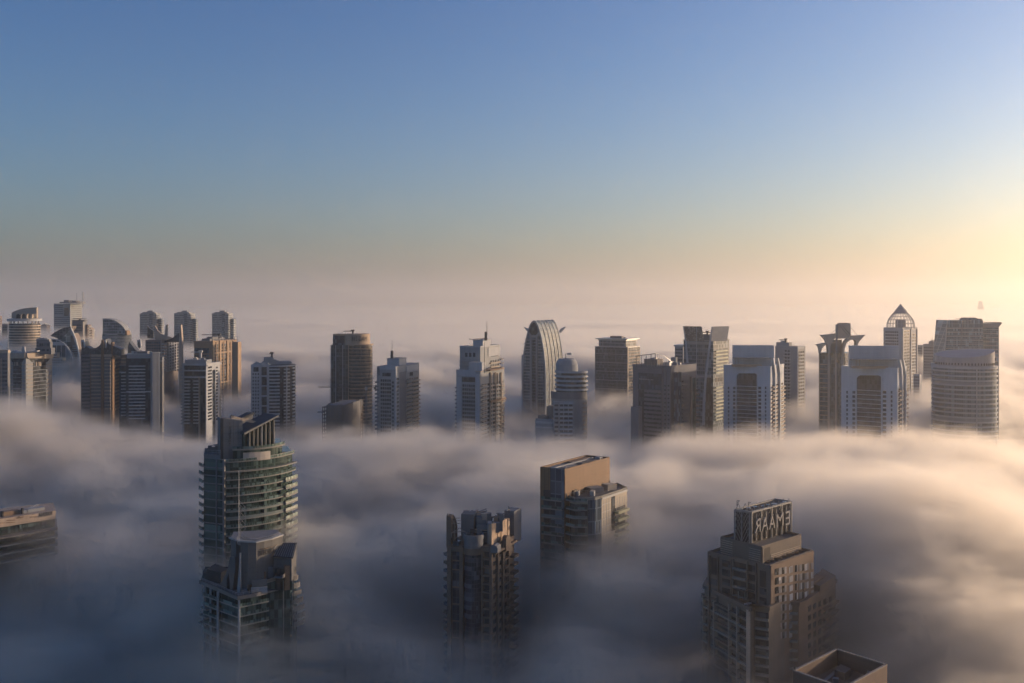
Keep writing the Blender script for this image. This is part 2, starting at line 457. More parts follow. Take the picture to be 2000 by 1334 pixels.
class B:
    def __init__(s, name, label, cat, px, Y, theta=0, group=None):
        s.Y = Y; s.k = Y / F; s.X = (px - 1000) * Y / F
        s.phi = math.atan2(s.X, Y); s.a = R(theta) - s.phi; s.px = px
        s.ca = math.cos(s.a); s.sa = math.sin(s.a)
        s.ox, s.oy = s.X, Y
        r = bpy.data.objects.new(name, None); COL.objects.link(r)
        r.location = (s.X, Y, 0); r.rotation_euler = (0, 0, s.a)
        r['label'] = label; r['category'] = cat
        if group: r['group'] = group
        s.root = r
    def loc(s, X, Y):
        dx, dy = X - s.ox, Y - s.oy
        return (dx * s.ca + dy * s.sa, -dx * s.sa + dy * s.ca)
    def P(s, px, Y): return s.loc((px - 1000) * Y / F, Y)
    def face(s, *pts):        # from (px, Y) plan points
        return Face(s, [((p[0] - 1000) * p[1] / F, p[1]) for p in pts])
    def lface(s, pts):        # from local plan points
        return Face(s, [(s.ox + x * s.ca - y * s.sa, s.oy + x * s.sa + y * s.ca) for x, y in pts])
    def box(s, xL, xC, xR, Y=None, dep=None):
        Y = Y or s.Y
        C_ = Vector(((xC - 1000) * Y / F, Y)); t = Vector((s.ca, s.sa)); nn = Vector((-s.sa, s.ca))
        def run(o, d, px):
            k = (px - 1000) / F
            return (k * o.y - o.x) / (d.x - k * d.y)
        q = Box()
        wF = -run(C_, t, xL)
        wS = run(C_, nn, xR) if dep is None else dep
        wS = max(6, min(80, wS)) if dep is None else dep
        q.w, q.d = wF, wS
        c = C_; l = C_ - t * wF; r = C_ + nn * wS; k = l + nn * wS
        q.F = Face(s, [tuple(l), tuple(c)]); q.S = Face(s, [tuple(c), tuple(r)])
        q.L = Face(s, [tuple(k), tuple(l)]); q.K = Face(s, [tuple(r), tuple(k)])
        q.pts = [s.loc(*p) for p in (l, c, r, k)]; q.Y = Y
        return q
    def mesh(s, name, mb, mat, parent=None, label=None, smooth=False):
        me = bpy.data.meshes.new(name)
        me.from_pydata(mb.v, [], mb.f); me.update()
        bm = bmesh.new(); bm.from_mesh(me); bmesh.ops.recalc_face_normals(bm, faces=bm.faces); bm.to_mesh(me); bm.free()
        if smooth:
            for p in me.polygons: p.use_smooth = True
        me.materials.append(mat)
        o = bpy.data.objects.new(name, me); COL.objects.link(o)
        o.parent = parent or s.root
        if label: o['label'] = label
        return o
    def body(s, q, ytop, mat, name='facade', z0=0.0, xr=None, inset=0):
        zt = Z(ytop, q.Y)
        q.top = zt
        return s.mesh(name, MB().prism(q.pts, z0, zt), mat)
    def parapet(s, q, h=1.2, t=0.5, mat=None, out=0.25, name='parapet'):
        mb = MB(); p = q.pts
        cx = sum(a[0] for a in p) / 4; cy_ = sum(a[1] for a in p) / 4
        for i in range(4):
            a, c = p[i], p[(i + 1) % 4]
            e = Vector((c[0] - a[0], c[1] - a[1])).normalized()
            if i % 2: a2, c2 = (a[0] - e.x * -t, a[1] - e.y * -t), (c[0] - e.x * t, c[1] - e.y * t)
            else: a2, c2 = (a[0] - e.x * out, a[1] - e.y * out), (c[0] + e.x * out, c[1] + e.y * out)
            mb.band([a2, c2], -t, out, q.top - 0.3, q.top + h)
        return s.mesh(name, mb, mat or WHITE)
    def rep(s, o, n, dz, step=1):
        for k in range(1, n):
            c = o.copy(); COL.objects.link(c); c.parent = o.parent; c.location.z = -dz * k
    def rows(s, f, name, mat, x0, x1, y, pitch, n, h, v0=0.0, v1=0.1, cells=1, gap=0.3, xr=None):
        """one element per floor (a balcony, a row of windows) repeated down the face"""
        xm = (x0 + x1) / 2 if xr is None else xr
        Y = f.depth(xm)
        mb = MB()
        for i in range(cells):
            a = x0 + (x1 - x0) * i / cells; c = x0 + (x1 - x0) * (i + 1) / cells
            g_ = (c - a) * gap / 2 if cells > 1 else 0
            f.rect(mb, a + g_, c - g_, y, y + h, v0, v1, xr=xm)
        o = s.mesh(name, mb, mat)
        s.rep(o, n, pitch * Y / F)
        return o
    def windows(s, f, mat, x0, x1, y, pitch, n, h, cells, gap=0.45, v1=0.08, name='window'):
        """single windows as parts of their own"""
        for i in range(cells):
            a = x0 + (x1 - x0) * i / cells; c = x0 + (x1 - x0) * (i + 1) / cells; g_ = (c - a) * gap / 2
            s.rows(f, name, mat, a + g_, c - g_, y, pitch, n, h, 0, v1)
    def rect(s, f, name, mat, x0, x1, y0, y1, v0=0.0, v1=0.3, parent=None):
        return s.mesh(name, f.rect(MB(), x0, x1, y0, y1, v0, v1), mat, parent)
    def mast(s, px, Y, y0, y1, r=0.25, name='mast', mat=None, rungs=0, w_=1.5):
        x, y = s.P(px, Y); z1 = Z(y0, Y); z0 = Z(y1, Y); mb = MB()
        mb.tube((x, y, z0 - 0.5), (x, y, z1), r, 6, r * 0.5)
        for i in range(rungs):
            z = z0 + (z1 - z0) * (i + 0.5) / rungs
            mb.box(x - w_ / 2, x + w_ / 2, y - 0.12, y + 0.12, z - 0.12, z + 0.12)
        return s.mesh(name, mb, mat or DARK)
    def lattice(s, px, Y, y0, y1, w_=1.4, name='mast', r=0.09):
        x, y = s.P(px, Y); z1 = Z(y0, Y); z0 = Z(y1, Y); mb = MB(); h = w_ / 2
        cs = [(x - h, y - h), (x + h, y - h), (x + h, y + h), (x - h, y + h)]
        for c in cs: mb.tube((c[0], c[1], z0), (c[0], c[1], z1), r, 4)
        k = max(2, int((z1 - z0) / w_)); dz = (z1 - z0) / k
        for i in range(k):
            for j in range(4):
                a, c = cs[j], cs[(j + 1) % 4]
                if i % 2: a, c = c, a
                mb.tube((a[0], a[1], z0 + i * dz), (c[0], c[1], z0 + (i + 1) * dz), r * 0.7, 3)
        return s.mesh(name, mb, LATT)
    def crane(s, px, Y, ybase, ytop, jl, jr, name='roof_crane', mat=None):
        """roof maintenance crane: post, counterweight and horizontal arm; jl, jr columns of the arm's ends"""
        x, y = s.P(px, Y); z0, z1 = Z(ybase, Y), Z(ytop, Y); mb = MB(); k = Y / F
        mb.box(x - 0.8, x + 0.8, y - 0.8, y + 0.8, z0 - 0.6, z1)
        xa, xb = x + (jl - px) * k, x + (jr - px) * k
        mb.box(xa, xb, y - 0.5, y + 0.5, z1 + 0.003, z1 + 0.8)
        mb.box(x - 1.6, x + 1.6, y - 1.2, y + 1.2, z1 + 0.803, z1 + 1.9)
        return s.mesh(name, mb, mat or DARK)
    def clutter(s, q, n, seed, hmax=2.5, mat=None, name='roof_unit', margin=0.15, z=None):
        rnd = random.Random(seed); z = q.top if z is None else z
        o = Vector(q.pts[0]); ux = Vector(q.pts[1]) - o; uy = Vector(q.pts[3]) - o
        for i in range(n):
            a, c = rnd.uniform(margin, 1 - margin), rnd.uniform(margin, 1 - margin)
            p = o + ux * a + uy * c; w1, w2, h = rnd.uniform(0.7, 2.2), rnd.uniform(0.7, 2.2), rnd.uniform(0.6, hmax)
            mb = MB().box(p.x - w1, p.x + w1, p.y - w2, p.y + w2, z - 0.05, z + h)
            if i % 2: mb.tube((p.x, p.y, z + h), (p.x, p.y, z + h + 0.5), min(w1, w2) * 0.7, 8)
            s.mesh(name, mb, mat or (STEEL if i % 3 else GREY))
    def text(s, body, f, x0, x1, ymid, hpx, mat, v=0.2, mirror=True, name='sign', vertical=False, depth_=0.15, slant=None):
        cu = bpy.data.curves.new(name, 'FONT'); cu.body = body; cu.extrude = 0.02; cu.align_x = 'LEFT'
        if vertical: cu.space_line = 0.9
        to = bpy.data.objects.new('tmp', cu); COL.objects.link(to)
        dg = bpy.context.evaluated_depsgraph_get(); dg.update()
        me = bpy.data.meshes.new_from_object(to.evaluated_get(dg))
        bpy.data.objects.remove(to)
        xs = [q.co.x for q in me.vertices]; ys = [q.co.y for q in me.vertices]
        if not xs: return None
        a, b_ = s_, e_ = f.hit(x0)[1], f.hit(x1)[1]
        P0 = Vector(s.loc(*a)); P1 = Vector(s.loc(*b_)); t = (P1 - P0); W = t.length; t.normalize(); nx, ny = t.y, -t.x
        Yd = f.depth((x0 + x1) / 2); H = hpx * Yd / F; zc = Z(ymid, Yd)
        for q in me.vertices:
            u = (q.co.x - min(xs)) / (max(xs) - min(xs)); w_ = (q.co.y - min(ys)) / (max(ys) - min(ys))
            if mirror: u = 1 - u
            d = v + (depth_ if q.co.z > 0 else 0)
            if len(f.w) > 2:      # follow the curve of the wall
                e0 = Vector(s.loc(*f.hit(x0 + (x1 - x0) * u - .6)[1])); e1 = Vector(s.loc(*f.hit(x0 + (x1 - x0) * u + .6)[1]))
                px_ = (e0 + e1) / 2; t2 = (e1 - e0).normalized(); mx, my = t2.y, -t2.x
            else: px_ = P0 + t * (u * W); mx, my = nx, ny
            q.co = (px_.x + mx * d, px_.y + my * d, zc + (w_ - 0.5) * H)
        me.update(); me.name = name
        bm = bmesh.new(); bm.from_mesh(me); bmesh.ops.recalc_face_normals(bm, faces=bm.faces); bm.to_mesh(me); bm.free()
        me.materials.clear(); me.materials.append(mat)
        o = bpy.data.objects.new(name, me); COL.objects.link(o); o.parent = s.root
        return o

def arc(A, Bp, bulge, n=14):
    """plan arc from A to Bp given as (px, Y); bulge in metres toward the camera side"""
    a = Vector(((A[0] - 1000) * A[1] / F, A[1])); b = Vector(((Bp[0] - 1000) * Bp[1] / F, Bp[1]))
    t = b - a; L = t.length; t.normalize(); nr = Vector((t.y, -t.x)); out = []
    rad = (L * L / 4 + bulge * bulge) / (2 * bulge); c = (a + b) / 2 + nr * (bulge - rad)
    half = math.asin(min(1, L / 2 / rad))
    if bulge > rad: half = math.pi - half
    for i in range(n + 1):
        q = -half + 2 * half * i / n
        p = c + nr * rad * math.cos(q) + t * rad * math.sin(q)
        out.append((1000 + p.x * F / p.y, p.y))
    return out
# ================================================================== towers, far row (left to right)
# --- slab at the very left edge
b = B('residential_tower', 'plain brown tower cut by the left edge of the photo, half hidden in haze', 'tower', -12, 1500, -30)
q = b.box(-34, -6, 4); b.body(q, 619, TAUPE)
b.rows(q.S, 'window_glazing', GL, -5, 3, 622, 4.7, 14, 2.4, cells=3)
b.parapet(q, mat=TAUPE)
b = B('residential_tower', 'narrow dark slab tower between the brown edge tower and the arched crown tower', 'tower', 12, 1420, -20)
q = b.box(4, 15, 18.5); b.body(q, 634, DGREY); b.parapet(q, mat=GREY)
b.rows(q.F, 'window_glazing', GLB, 5, 14, 638, 5, 10, 2.6, cells=4)
b.clutter(q, 2, 3)

# --- round tower, arched crown
b = B('hotel_tower', 'round banded tower with a sloping fan crown over four arches and a pale ring below', 'tower', 48, 1300, -8)
k = b.k; Rr = 28 * k
c = circle((0, 0), Rr, 0, 360, 36)
b.mesh('facade', MB().prism(c, 0, Z(632, 1300)), CURTD)
front = circle((0, 0), Rr, 180, 360, 26)
o = b.mesh('balcony', MB().band(front, 0, 0.7, Z(637, 1300), Z(634.6, 1300)), BEIGE); b.rep(o, 17, 3.5)
for i in range(9):
    a = 200 + i * 17.5; p = circle((0, 0), Rr - 1, a, a + 4, 1); b.mesh('column', MB().band(p, 0, 1.2, Z(632, 1300), Z(627, 1300)), BEIGE)
b.mesh('ring_beam', MB().prism(circle((0, 0), Rr + 2.2, 0, 360, 36), Z(627, 1300), Z(622.3, 1300)), WHITE)
f = b.face((22, 1292), (73, 1285))
f.poly(mb := MB(), [(22.5, 622), (22.5, 610.5), (30, 607), (41, 603.5), (52, 601.5), (62, 600.6), (71.5, 600.5), (71.5, 622),
      (70.4, 622), (70.4, 616), (69, 613.4), (65, 612.6), (62.6, 614), (62, 622), (60.8, 622), (60.4, 616), (58, 613), (54, 612.8), (52.3, 615), (52, 622),
      (50.6, 622), (50.2, 616), (47.5, 613), (43.5, 612.9), (41.7, 615), (41.4, 622), (39.8, 622), (39.4, 616), (37, 613.4), (33, 613.2), (31.2, 616), (30.8, 622)], -3, 0)
b.mesh('crown', mb, BEIGE)
b.mesh('crown_wall', MB().prism(circle((0, 4), Rr * 0.72, 0, 360, 20), Z(622, 1300), Z(611, 1300)), GL)

# --- dim blocks behind
b = B('residential_tower', 'small hazy block with stepped roof right behind the arched crown tower', 'tower', 90, 1600, -30)
q = b.box(79, 91, 98); b.body(q, 635, TAUPE); b.rows(q.F, 'window_glazing', GLB, 80, 90, 639, 4.4, 14, 2.3, cells=4); b.rows(q.S, 'window_glazing', GL, 92, 97, 639, 4.4, 14, 2.3, cells=3)
q2 = b.box(82, 91, 95, 1606); b.body(q2, 633.5, GREY, 'roof_house', Z(636, 1600)); b.clutter(q2, 3, 8)
b = B('residential_tower', 'low grey balcony block under the curved glass roof building, mostly hidden by fog', 'tower', 86, 1180, -26)
q = b.box(71, 96, 101); b.body(q, 664, DGREY); b.rows(q.F, 'window_glazing', GL, 72, 95, 668, 5.9, 10, 3, cells=6); b.rows(q.S, 'balcony', GREY, 96.5, 101, 669, 5.9, 10, 2.2, 0, 1)
b.parapet(q, mat=GREY); b.clutter(q, 4, 5)
q3 = b.box(75, 91, 94, 1186); b.body(q3, 660.5, GREY, 'roof_house', Z(665, 1180))

# --- tall rectangular tower with a square hole
b = B('office_tower', 'tall flat topped tower with a square hole near its top and two roof masts', 'tower', 133, 1800, -34)
q = b.box(105, 137.3, 160.5)
zt = Z(593, 1800); q.top = zt
fw = q.F
# legs and lintels round the opening
def fsolid(bb_, f, x0, x1, z0, z1, dep):
    return MB().band(f.sub(x0, x1), -dep, 0, z0, z1)
b.mesh('facade', MB().prism(q.pts, 0, Z(617, 1800)), GREY)
b.mesh('facade', fsolid(b, fw, 105, 124.5, Z(617, 1800), Z(601, 1800), q.d), GREY)
b.mesh('facade', fsolid(b, fw, 134.5, 137.3, Z(617, 1800), Z(601, 1800), q.d), GREY)
b.mesh('facade', MB().prism(q.pts, Z(601, 1800), zt), GREY)
b.mesh('roof_plate', MB().prism(circle((0, 14), 22, 0, 360, 20), zt + 0.8, zt + 3.2), DGREY)
b.mesh('roof_house', MB().box(-14, -4, 8, 20, zt + 3.2, zt + 6.5), DGREY)
b.mesh('roof_house', MB().box(3, 10, 8, 20, zt + 3.2, zt + 5.4), DGREY)
b.rows(q.F, 'window_glazing', GLB, 106, 136.5, 619, 3.9, 16, 2.0, cells=14)
b.rows(q.S, 'window_glazing', GLB, 138.5, 159.5, 594.5, 3.9, 24, 1.8, cells=11)
b.mast(150, 1830, 572, 592, 0.35, 'mast'); b.lattice(162, 1812, 570, 600, 1.4, r=0.16)
b.rows(q.F, 'window_glazing', GLB, 106, 123, 596, 3.9, 5, 2.0, cells=8)

# --- building with the curved glass roofs
b = B('apartment_building', 'curved glass roofed building like folded sails with a white rib and terraced balconies', 'building', 128, 1150, -6)
f = b.face((98, 1150), (160, 1150)); g_ = b.face((98, 1158), (160, 1158))
b.mesh('glass_wing', f.poly(MB(), [(101, None), (101, 663), (108, 663), (116, 666), (124, 671), (131, 678.5), (137, 688), (141, 699), (142, None)], -9, 0), glass('sail_glass', (0.10, 0.14, 0.17), 0.12, (0.42, 0.42, 0.42), 3.4, 40, 0.25))
b.mesh('arch_rim', f.poly(MB(), [(100.4, 663.6), (100.4, 661.6), (108.5, 661.8), (117, 664.6), (125.6, 669.8), (133, 677.5), (139, 687.5), (142.8, 699), (143.2, 712), (141.6, 712), (141, 699), (137, 688.6), (131.4, 679), (124, 671.4), (116, 666.2), (108, 663.4)], 0, 1.2), WHITE)
b.mesh('lit_glass_wing', g_.poly(MB(), [(118, 664), (128, 654), (138.2, 641), (138.2, 700), (136, 690), (130, 678), (124, 670)], -7, 0), glass('sunlit_glass_tint', (0.28, 0.26, 0.22), 0.25, (0.5, 0.46, 0.4), 4, 6, 0.4))  # glass tinted pale and warm, sunlight put into its colour
b.mesh('roof_sail', g_.poly(MB(), [(97, 656), (106, 649), (118, 642.6), (130, 638.8), (139, 637), (138.5, 641.5), (128, 654.4), (118, 664.6), (109, 660)], -14, -1), glass('roof_sail_glass', (0.13, 0.10, 0.085), 0.3, (0.24, 0.2, 0.17), 2.2, 2.2, 0.15))
b.mesh('white_fin', g_.poly(MB(), [(139.6, 636), (141.4, 643), (146, 652), (150.5, 664), (154.2, 680), (157, 700), (157.4, None), (154.6, None), (153.4, 690), (149.5, 672), (144.5, 658), (140.6, 648), (139.6, 660)], 0, 2.5), WHITE)
b.mesh('facade', g_.poly(MB(), [(137, None), (137, 660), (141, 651), (145.5, 660), (150.5, 676), (154, 694), (154.5, None)], -16, 0), TAUPE)
b.rows(g_, 'balcony', WHITE, 143, 152.5, 675, 4.4, 10, 1.7, 0, 2.2)
b.mast(140.2, 1152, 622, 640, 0.3, 'mast')
for i, (x0, x1, y) in enumerate(((101, 106, 679), (106, 117, 688), (117, 128, 698), (128, 142, 708))):
    b.mesh('terrace_block', MB().band(f.sub(x0, x1), 0.003, 7, 0, f.z(x0, y)), BEIGE)
    b.rows(f, 'balcony', WHITE, x0 + .3, x1 - .3, y + 1.5, 5, 7 - i, 1.8, 7, 8.2)
    b.rows(f, 'window_glazing', GL, x0 + .6, x1 - .6, y + 3.6, 5, 6 - i, 2.2, 7, 7.1, cells=3)

# --- dark stepped residential tower with helipad
b = B('residential_tower', 'dark residential tower stepping down to its right with a helipad on top', 'tower', 162, 1380, -25)
q = b.box(141, 163, 169.5); b.body(q, 628, DGREY); b.rows(q.F, 'window_glazing', GLB, 142, 162, 634, 5.1, 16, 2.6, cells=7)
b.rect(q.F, 'pier', BEIGE, 163.5 - 3, 163, 628, None, 0, .9)
q2 = b.box(160, 171, 178.5, 1386); b.body(q2, 634, TAUPE, 'lower_wing')
b.rows(q2.S, 'balcony', GREY, 172, 178.5, 637, 5.1, 14, 2.2, 0, 1.4)
q3 = b.box(165, 177, 184, 1392); b.body(q3, 640.5, TAUPE, 'lower_wing'); b.rows(q3.S, 'balcony', GREY, 178, 184, 644, 5.1, 13, 2.2, 0, 1.6)
x, y = b.P(156, 1390); zt = q.top
b.mesh('helipad', MB().tube((x, y, zt), (x, y, zt + 3.4), 1.2, 6).prism(circle((x, y), 9, 0, 360, 20), zt + 3.4, zt + 4.2), DARK)
b.mesh('roof_house', MB().box(x - 9, x + 9, y - 4, y + 6, zt - .1, zt + 2), DGREY)

# --- quarter arc sail tower
b = B('office_tower', 'blue glass tower shaped like a quarter circle sail above a wider curved base', 'tower', 226, 1300, -10)
f = b.face((200, 1290), (258, 1290))
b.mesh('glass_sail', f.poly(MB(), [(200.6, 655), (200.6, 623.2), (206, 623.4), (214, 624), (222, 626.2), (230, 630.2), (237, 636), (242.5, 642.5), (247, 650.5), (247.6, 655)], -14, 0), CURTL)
b.mesh('sail_rim', f.poly(MB(), [(200.2, 623.6), (200.2, 622), (206, 622.1), (214.2, 622.8), (222.6, 625), (230.8, 629.2), (238, 635.2), (243.6, 641.8), (248.4, 651), (247.2, 651), (242.3, 642.9), (236.8, 636.4), (229.8, 630.6), (221.8, 626.6), (214, 624.4), (206, 623.8)], -14.5, 0.5), GREY)
b.mesh('notch_wall', f.poly(MB(), [(245, 654), (245, 645), (248, 647), (248.5, 654)], -10, 1), BROWN)
w1 = arc((199.5, 1294), (257, 1300), 7, 16)
fa = b.face(*w1); pl = fa.sub(199.6, 256.9)
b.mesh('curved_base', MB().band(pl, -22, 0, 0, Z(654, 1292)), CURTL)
b.mesh('cornice', MB().band(pl, -22.3, 0.6, Z(654, 1292) + .003, Z(652.8, 1292)), STEEL)
o = b.mesh('floor_band', MB().band(pl, 0, 0.5, Z(660, 1292), Z(658.4, 1292)), GREY); b.rep(o, 10, 3.7)

# --- twin faced office towers with framed portals (a kind that recurs three times)
def portal_face(b, f, xl, xr, ytop, kx, pitch, ylow, nrib, cells=2, mat=None, glassm=None, yrec=None):
    """one tall face: blank upper panel, deep central glazing with thin ribs, narrow window strips beside it"""
    mat = mat or PWHITE; w_ = xr - xl; P_ = lambda t: xl + w_ * t
    yr = yrec
    b.mesh('central_glazing', f.poly(MB(), [(P_(.28), None), (P_(.28), yr + 5 * kx), (P_(.30), yr + 2 * kx), (P_(.34), yr), (P_(.66), yr), (P_(.70), yr + 2 * kx), (P_(.71), yr + 5 * kx), (P_(.71), None)], 0.0, 0.12), glassm or CURTD)
    b.rows(f, 'floor_rib', mat, P_(.27), P_(.72), ylow, pitch, nrib, 1.1 * kx, 0.12, 0.9)
    for a, c in ((.20, .25), (.74, .80)):
        b.rows(f, 'window', GL, P_(a), P_(c), ylow + 1.5, pitch, nrib, pitch * .62, 0, .1)
    for a, c in ((.09, .12), (.88, .91)):
        b.rows(f, 'window', GL, P_(a), P_(c), ylow + 1.5, pitch, nrib, pitch * .6, 0, .1)
    for a, c in ((.258, .28), (.71, .732)):
        b.rect(f, 'pier', mat, P_(a), P_(c), yr + 4 * kx, None, 0, 0.7)

b = B('office_tower', 'pale two faced tower with flared lintels over its glazed portals, by the left edge', 'tower', 55, 950, -42)
q = b.box(17, 50.5, 102); b.body(q, 697, GREY)
for f, x0, x1 in ((q.F, 17, 50.5), (q.S, 50.5, 102)):
    w_ = x1 - x0; P_ = lambda t: x0 + w_ * t
    b.mesh('lintel', f.poly(MB(), [(x0, 697.3), (x0, 689.5), (x1, 689.5), (x1, 697.3), (P_(.94), 700), (P_(.06), 700)], 0.003, 1.6), BEIGE)
    b.mesh('portal_shade_panel', f.poly(MB(), [(P_(.1), 700.2), (P_(.92), 700.2), (P_(.80), 707), (P_(.22), 707)], 0, 0.2), GL)  # dark sheet on the wall, stands for the shade under the lintel
    b.rect(f, 'loggia', GL, P_(.27), P_(.76), 706.8, 714.5, 0, 0.1)
    for t in (.36, .46, .52): b.rect(f, 'column', BEIGE, P_(t), P_(t + .035), 706.8, 714.5, 0.1, 0.8)
    b.rect(f, 'central_glazing', CURTD, P_(.27), P_(.76), 715, None, 0, 0.15)
    b.rows(f, 'floor_rib', GREY, P_(.27), P_(.76), 722, 7.3, 8, .9, 0.15, .6)
    b.rows(f, 'balcony', BEIGE, P_(.03), P_(.25), 711, 7.3, 9, 1.6, 0, .9); b.rows(f, 'balcony', BEIGE, P_(.78), P_(.98), 711, 7.3, 9, 1.6, 0, .9)
b.mesh('roof_curb', MB().prism(q.pts, Z(697, 950) - .2, Z(689.8, 950)), TAUPE)
f2 = b.face((68, 965), (100, 965))
b.mesh('roof_house', MB().band(f2.sub(69, 100), -8, 0, Z(692, 965), Z(679.5, 965)), DGREY)
b.rows(f2, 'window_glazing', GLB, 71, 98, 682, 8, 1, 4, cells=3)
b.mesh('roof_house', MB().band(f2.sub(74, 97), -6, -1, Z(680, 965), Z(668, 965)), DGREY)
b.rows(f2, 'window_glazing', GLB, 76, 95, 671, 8, 1, 5, -1, -.8, cells=5)
f3 = b.face((20, 955), (72, 955))
b.mesh('roof_wing', f3.poly(MB(), [(21, 688), (26, 684), (36, 688), (44, 686.5), (52, 688.6), (72, 684.5), (72, 687), (52, 690), (34, 690), (21, 690)], -6, 0), WHITE)
b.mesh('roof_gable', f3.poly(MB(), [(42, 689), (43.5, 677), (48, 677), (49.5, 689)], -1.5, 0.4), WHITE)
b = B('office_tower', 'dark building at the left edge carrying a tall mast with white rungs', 'tower', 2, 900, -20)
q = b.box(-30, 15, 17); b.body(q, 689, DGREY); b.parapet(q, 2.4, mat=BEIGE)
b.rows(q.F, 'window_glazing', GLB, -20, 14, 703, 7.8, 9, 4, cells=8); b.rect(q.F, 'pier', BEIGE, 1.5, 3.2, 700, None, 0, .5)
b.mast(16, 905, 635, 690, 0.35, 'mast', STEEL, rungs=14, w_=3.0)

# --- horned roof tower
b = B('residential_tower', 'dark balcony tower under a concave roof with three pale horn shaped dormers', 'tower', 210, 1000, -18)
q = b.box(158, 216, 236); b.body(q, 693, DGREY)
f = b.face((155, 1000), (285, 1006))
b.mesh('saddle_roof', f.poly(MB(), [(158, 694), (159.5, 676), (162, 663), (165, 664), (168, 676), (175, 680.5), (186, 680.5), (194, 675.5), (199, 668), (203, 662), (208, 662), (212, 672), (222, 676), (236, 682), (236, 694)], -13, 0), glass('roof_tile_glass', (0.07, 0.075, 0.085), 0.4, (0.14, 0.14, 0.14), 1.2, 1.2, .1))
b.mesh('saddle_roof', f.poly(MB(), [(250, 694), (250.5, 677), (253, 667), (259, 676), (266, 684), (272, 686), (272, 694)], -11, 1), glass('roof_tile_glass', (0, 0, 0)))
for xa in (161.5, 203.5, 271):
    b.mesh('dormer', f.poly(MB(), [(xa - 2.2, 664), (xa + 4.4, 663), (xa + 5.6, 677), (xa + 3.4, 680), (xa + 2.6, 668), (xa - .2, 668), (xa + .8, 679), (xa - 1, 677)], 0.003, 2.5), WHITE)
    b.mesh('dormer_panel', f.poly(MB(), [(xa - .1, 668.2), (xa + 2.5, 668.2), (xa + 3.2, 680), (xa + .9, 680)], 0.0, 1.2), BROWN)
b.mesh('cornice', MB().band(q.F.sub(176, 216) + q.S.sub(216, 236)[1:], 0.0, 1.0, Z(696.5, 1000), Z(692, 1000)), BEIGE)
for x0, x1 in ((178, 197), (205, 216)):
    b.rows(q.F, 'balcony', BEIGE, x0, x1, 699, 7, 15, 2.4, 0, 1.2)
b.rows(q.F, 'window_glazing', GLB, 160, 176, 697, 7, 15, 3.4, cells=7)
b.rows(q.S, 'balcony', BEIGE, 223, 234, 699, 7, 15, 2.4, 0, 1.2)
b.rect(q.F, 'pier', BROWN, 198.5, 203, 664, None, 0, 1.4); b.rect(q.S, 'pier', BROWN, 217, 221, 668, None, 0, 1.4)
b.rect(q.F, 'pier', BROWN, 177, 178, 690, None, 0, 1.0)
q2 = b.box(236, 262, 274, 1015); b.body(q2, 693, DGREY, 'lower_wing'); b.rows(q2.F, 'balcony', BEIGE, 237, 261, 699, 7, 14, 2.0, 0, 1.0)

# --- dark ribbed tower with striped pier
b = B('residential_tower', 'blue black balcony tower with a tall striped pale pier on its right corner', 'tower', 277, 860, -15)
q = b.box(246, 298, 312.5, 862); b.body(q, 692, glass('navy_cladding', (0.03, 0.045, 0.06), 0.35, None, 2, 3.6, .03)); b.parapet(q, .6, mat=STEEL)
b.rect(q.F, 'frieze', GREY, 248, 298, 692, 700, 0, .5)
b.rows(q.F, 'balcony', WHITE, 252, 284, 714, 6.4, 17, 1.9, 0, 1.3); b.rows(q.F, 'window_glazing', GLB, 252, 284, 716.4, 6.4, 17, 3, 0, .1, cells=8)
o = b.rect(q.F, 'floor_band', WHITE, 247, 298, 764, 766, 0, 1.5)
f = b.face((297, 858), (313, 862))
b.mesh('striped_pier', MB().band(f.sub(297, 312), -5, 0, 0, Z(688, 858)), GREY)
for i in range(6):
    b.rect(f, 'rib', WHITE, 298 + i * 2.4, 299.1 + i * 2.4, 689, None, 0, .8)
q2 = b.box(233, 247, 249, 868); b.body(q2, 714, glass('navy_cladding', (0, 0, 0)), 'lower_wing'); b.rows(q2.F, 'balcony', WHITE, 237, 246, 727, 6.4, 14, 1.8, 0, 1.2)
b.rect(q2.F, 'floor_band', WHITE, 233, 248, 726, 727.6, 0, 1)
q3 = b.box(311, 317, 320, 870); b.body(q3, 697, DGREY, 'lower_wing'); b.rect(q3.F, 'cornice', WHITE, 311, 317, 704, 706, 0, .6)
b.clutter(q, 7, 21, 2.5); b.mesh('roof_house', MB().band(q.F.sub(258, 284), -14, -6, q.top - .1, q.top + 2.2), DGREY)

# --- sail crowned apartment tower
b = B('apartment_tower', 'apartment tower with curved beige shells on top, gridded white balconies and a spire fin', 'tower', 322, 1150, -12)
q = b.box(284, 320, 350); b.body(q, 664, TAUPE)
f = b.face((284, 1150), (355, 1156))
b.mesh('crown_shell', f.poly(MB(), [(303, 661), (303, 636), (308, 645), (315, 652), (324, 656.5), (334, 658), (334, 661), (324, 664), (303, 664)], -3, 2), BEIGE)
b.mesh('crown_shell', f.poly(MB(), [(288, 660), (288, 636), (292, 641), (300, 646), (300, 660)], -3, 1), glass('bronze_glass', (0.12, 0.09, 0.06), 0.3, (0.2, 0.16, 0.12), 2.5, 2.5, .2))
b.mesh('crown_shell', f.poly(MB(), [(321, 656), (324, 634), (328, 634), (327, 657)], -2, 1), BEIGE)
b.mesh('curved_roof', f.poly(MB(), [(320, 666), (328, 663.5), (337, 660), (345, 654), (349, 650), (351, 668), (320, 668)], -14, 0), GLB)
b.mesh('spire_fin', f.poly(MB(), [(350.4, None), (350.4, 663), (351.6, 648), (354, 634.5), (356, 660), (356.6, None)], -7, 2.6), BEIGE)
b.rows(q.F, 'balcony', WHITE, 316, 326, 671, 5.6, 10, 1.7, 0, 2.6)
b.rows(q.S, 'balcony', WHITE, 325, 349, 671, 5.6, 10, 1.0, 0, 2.0)
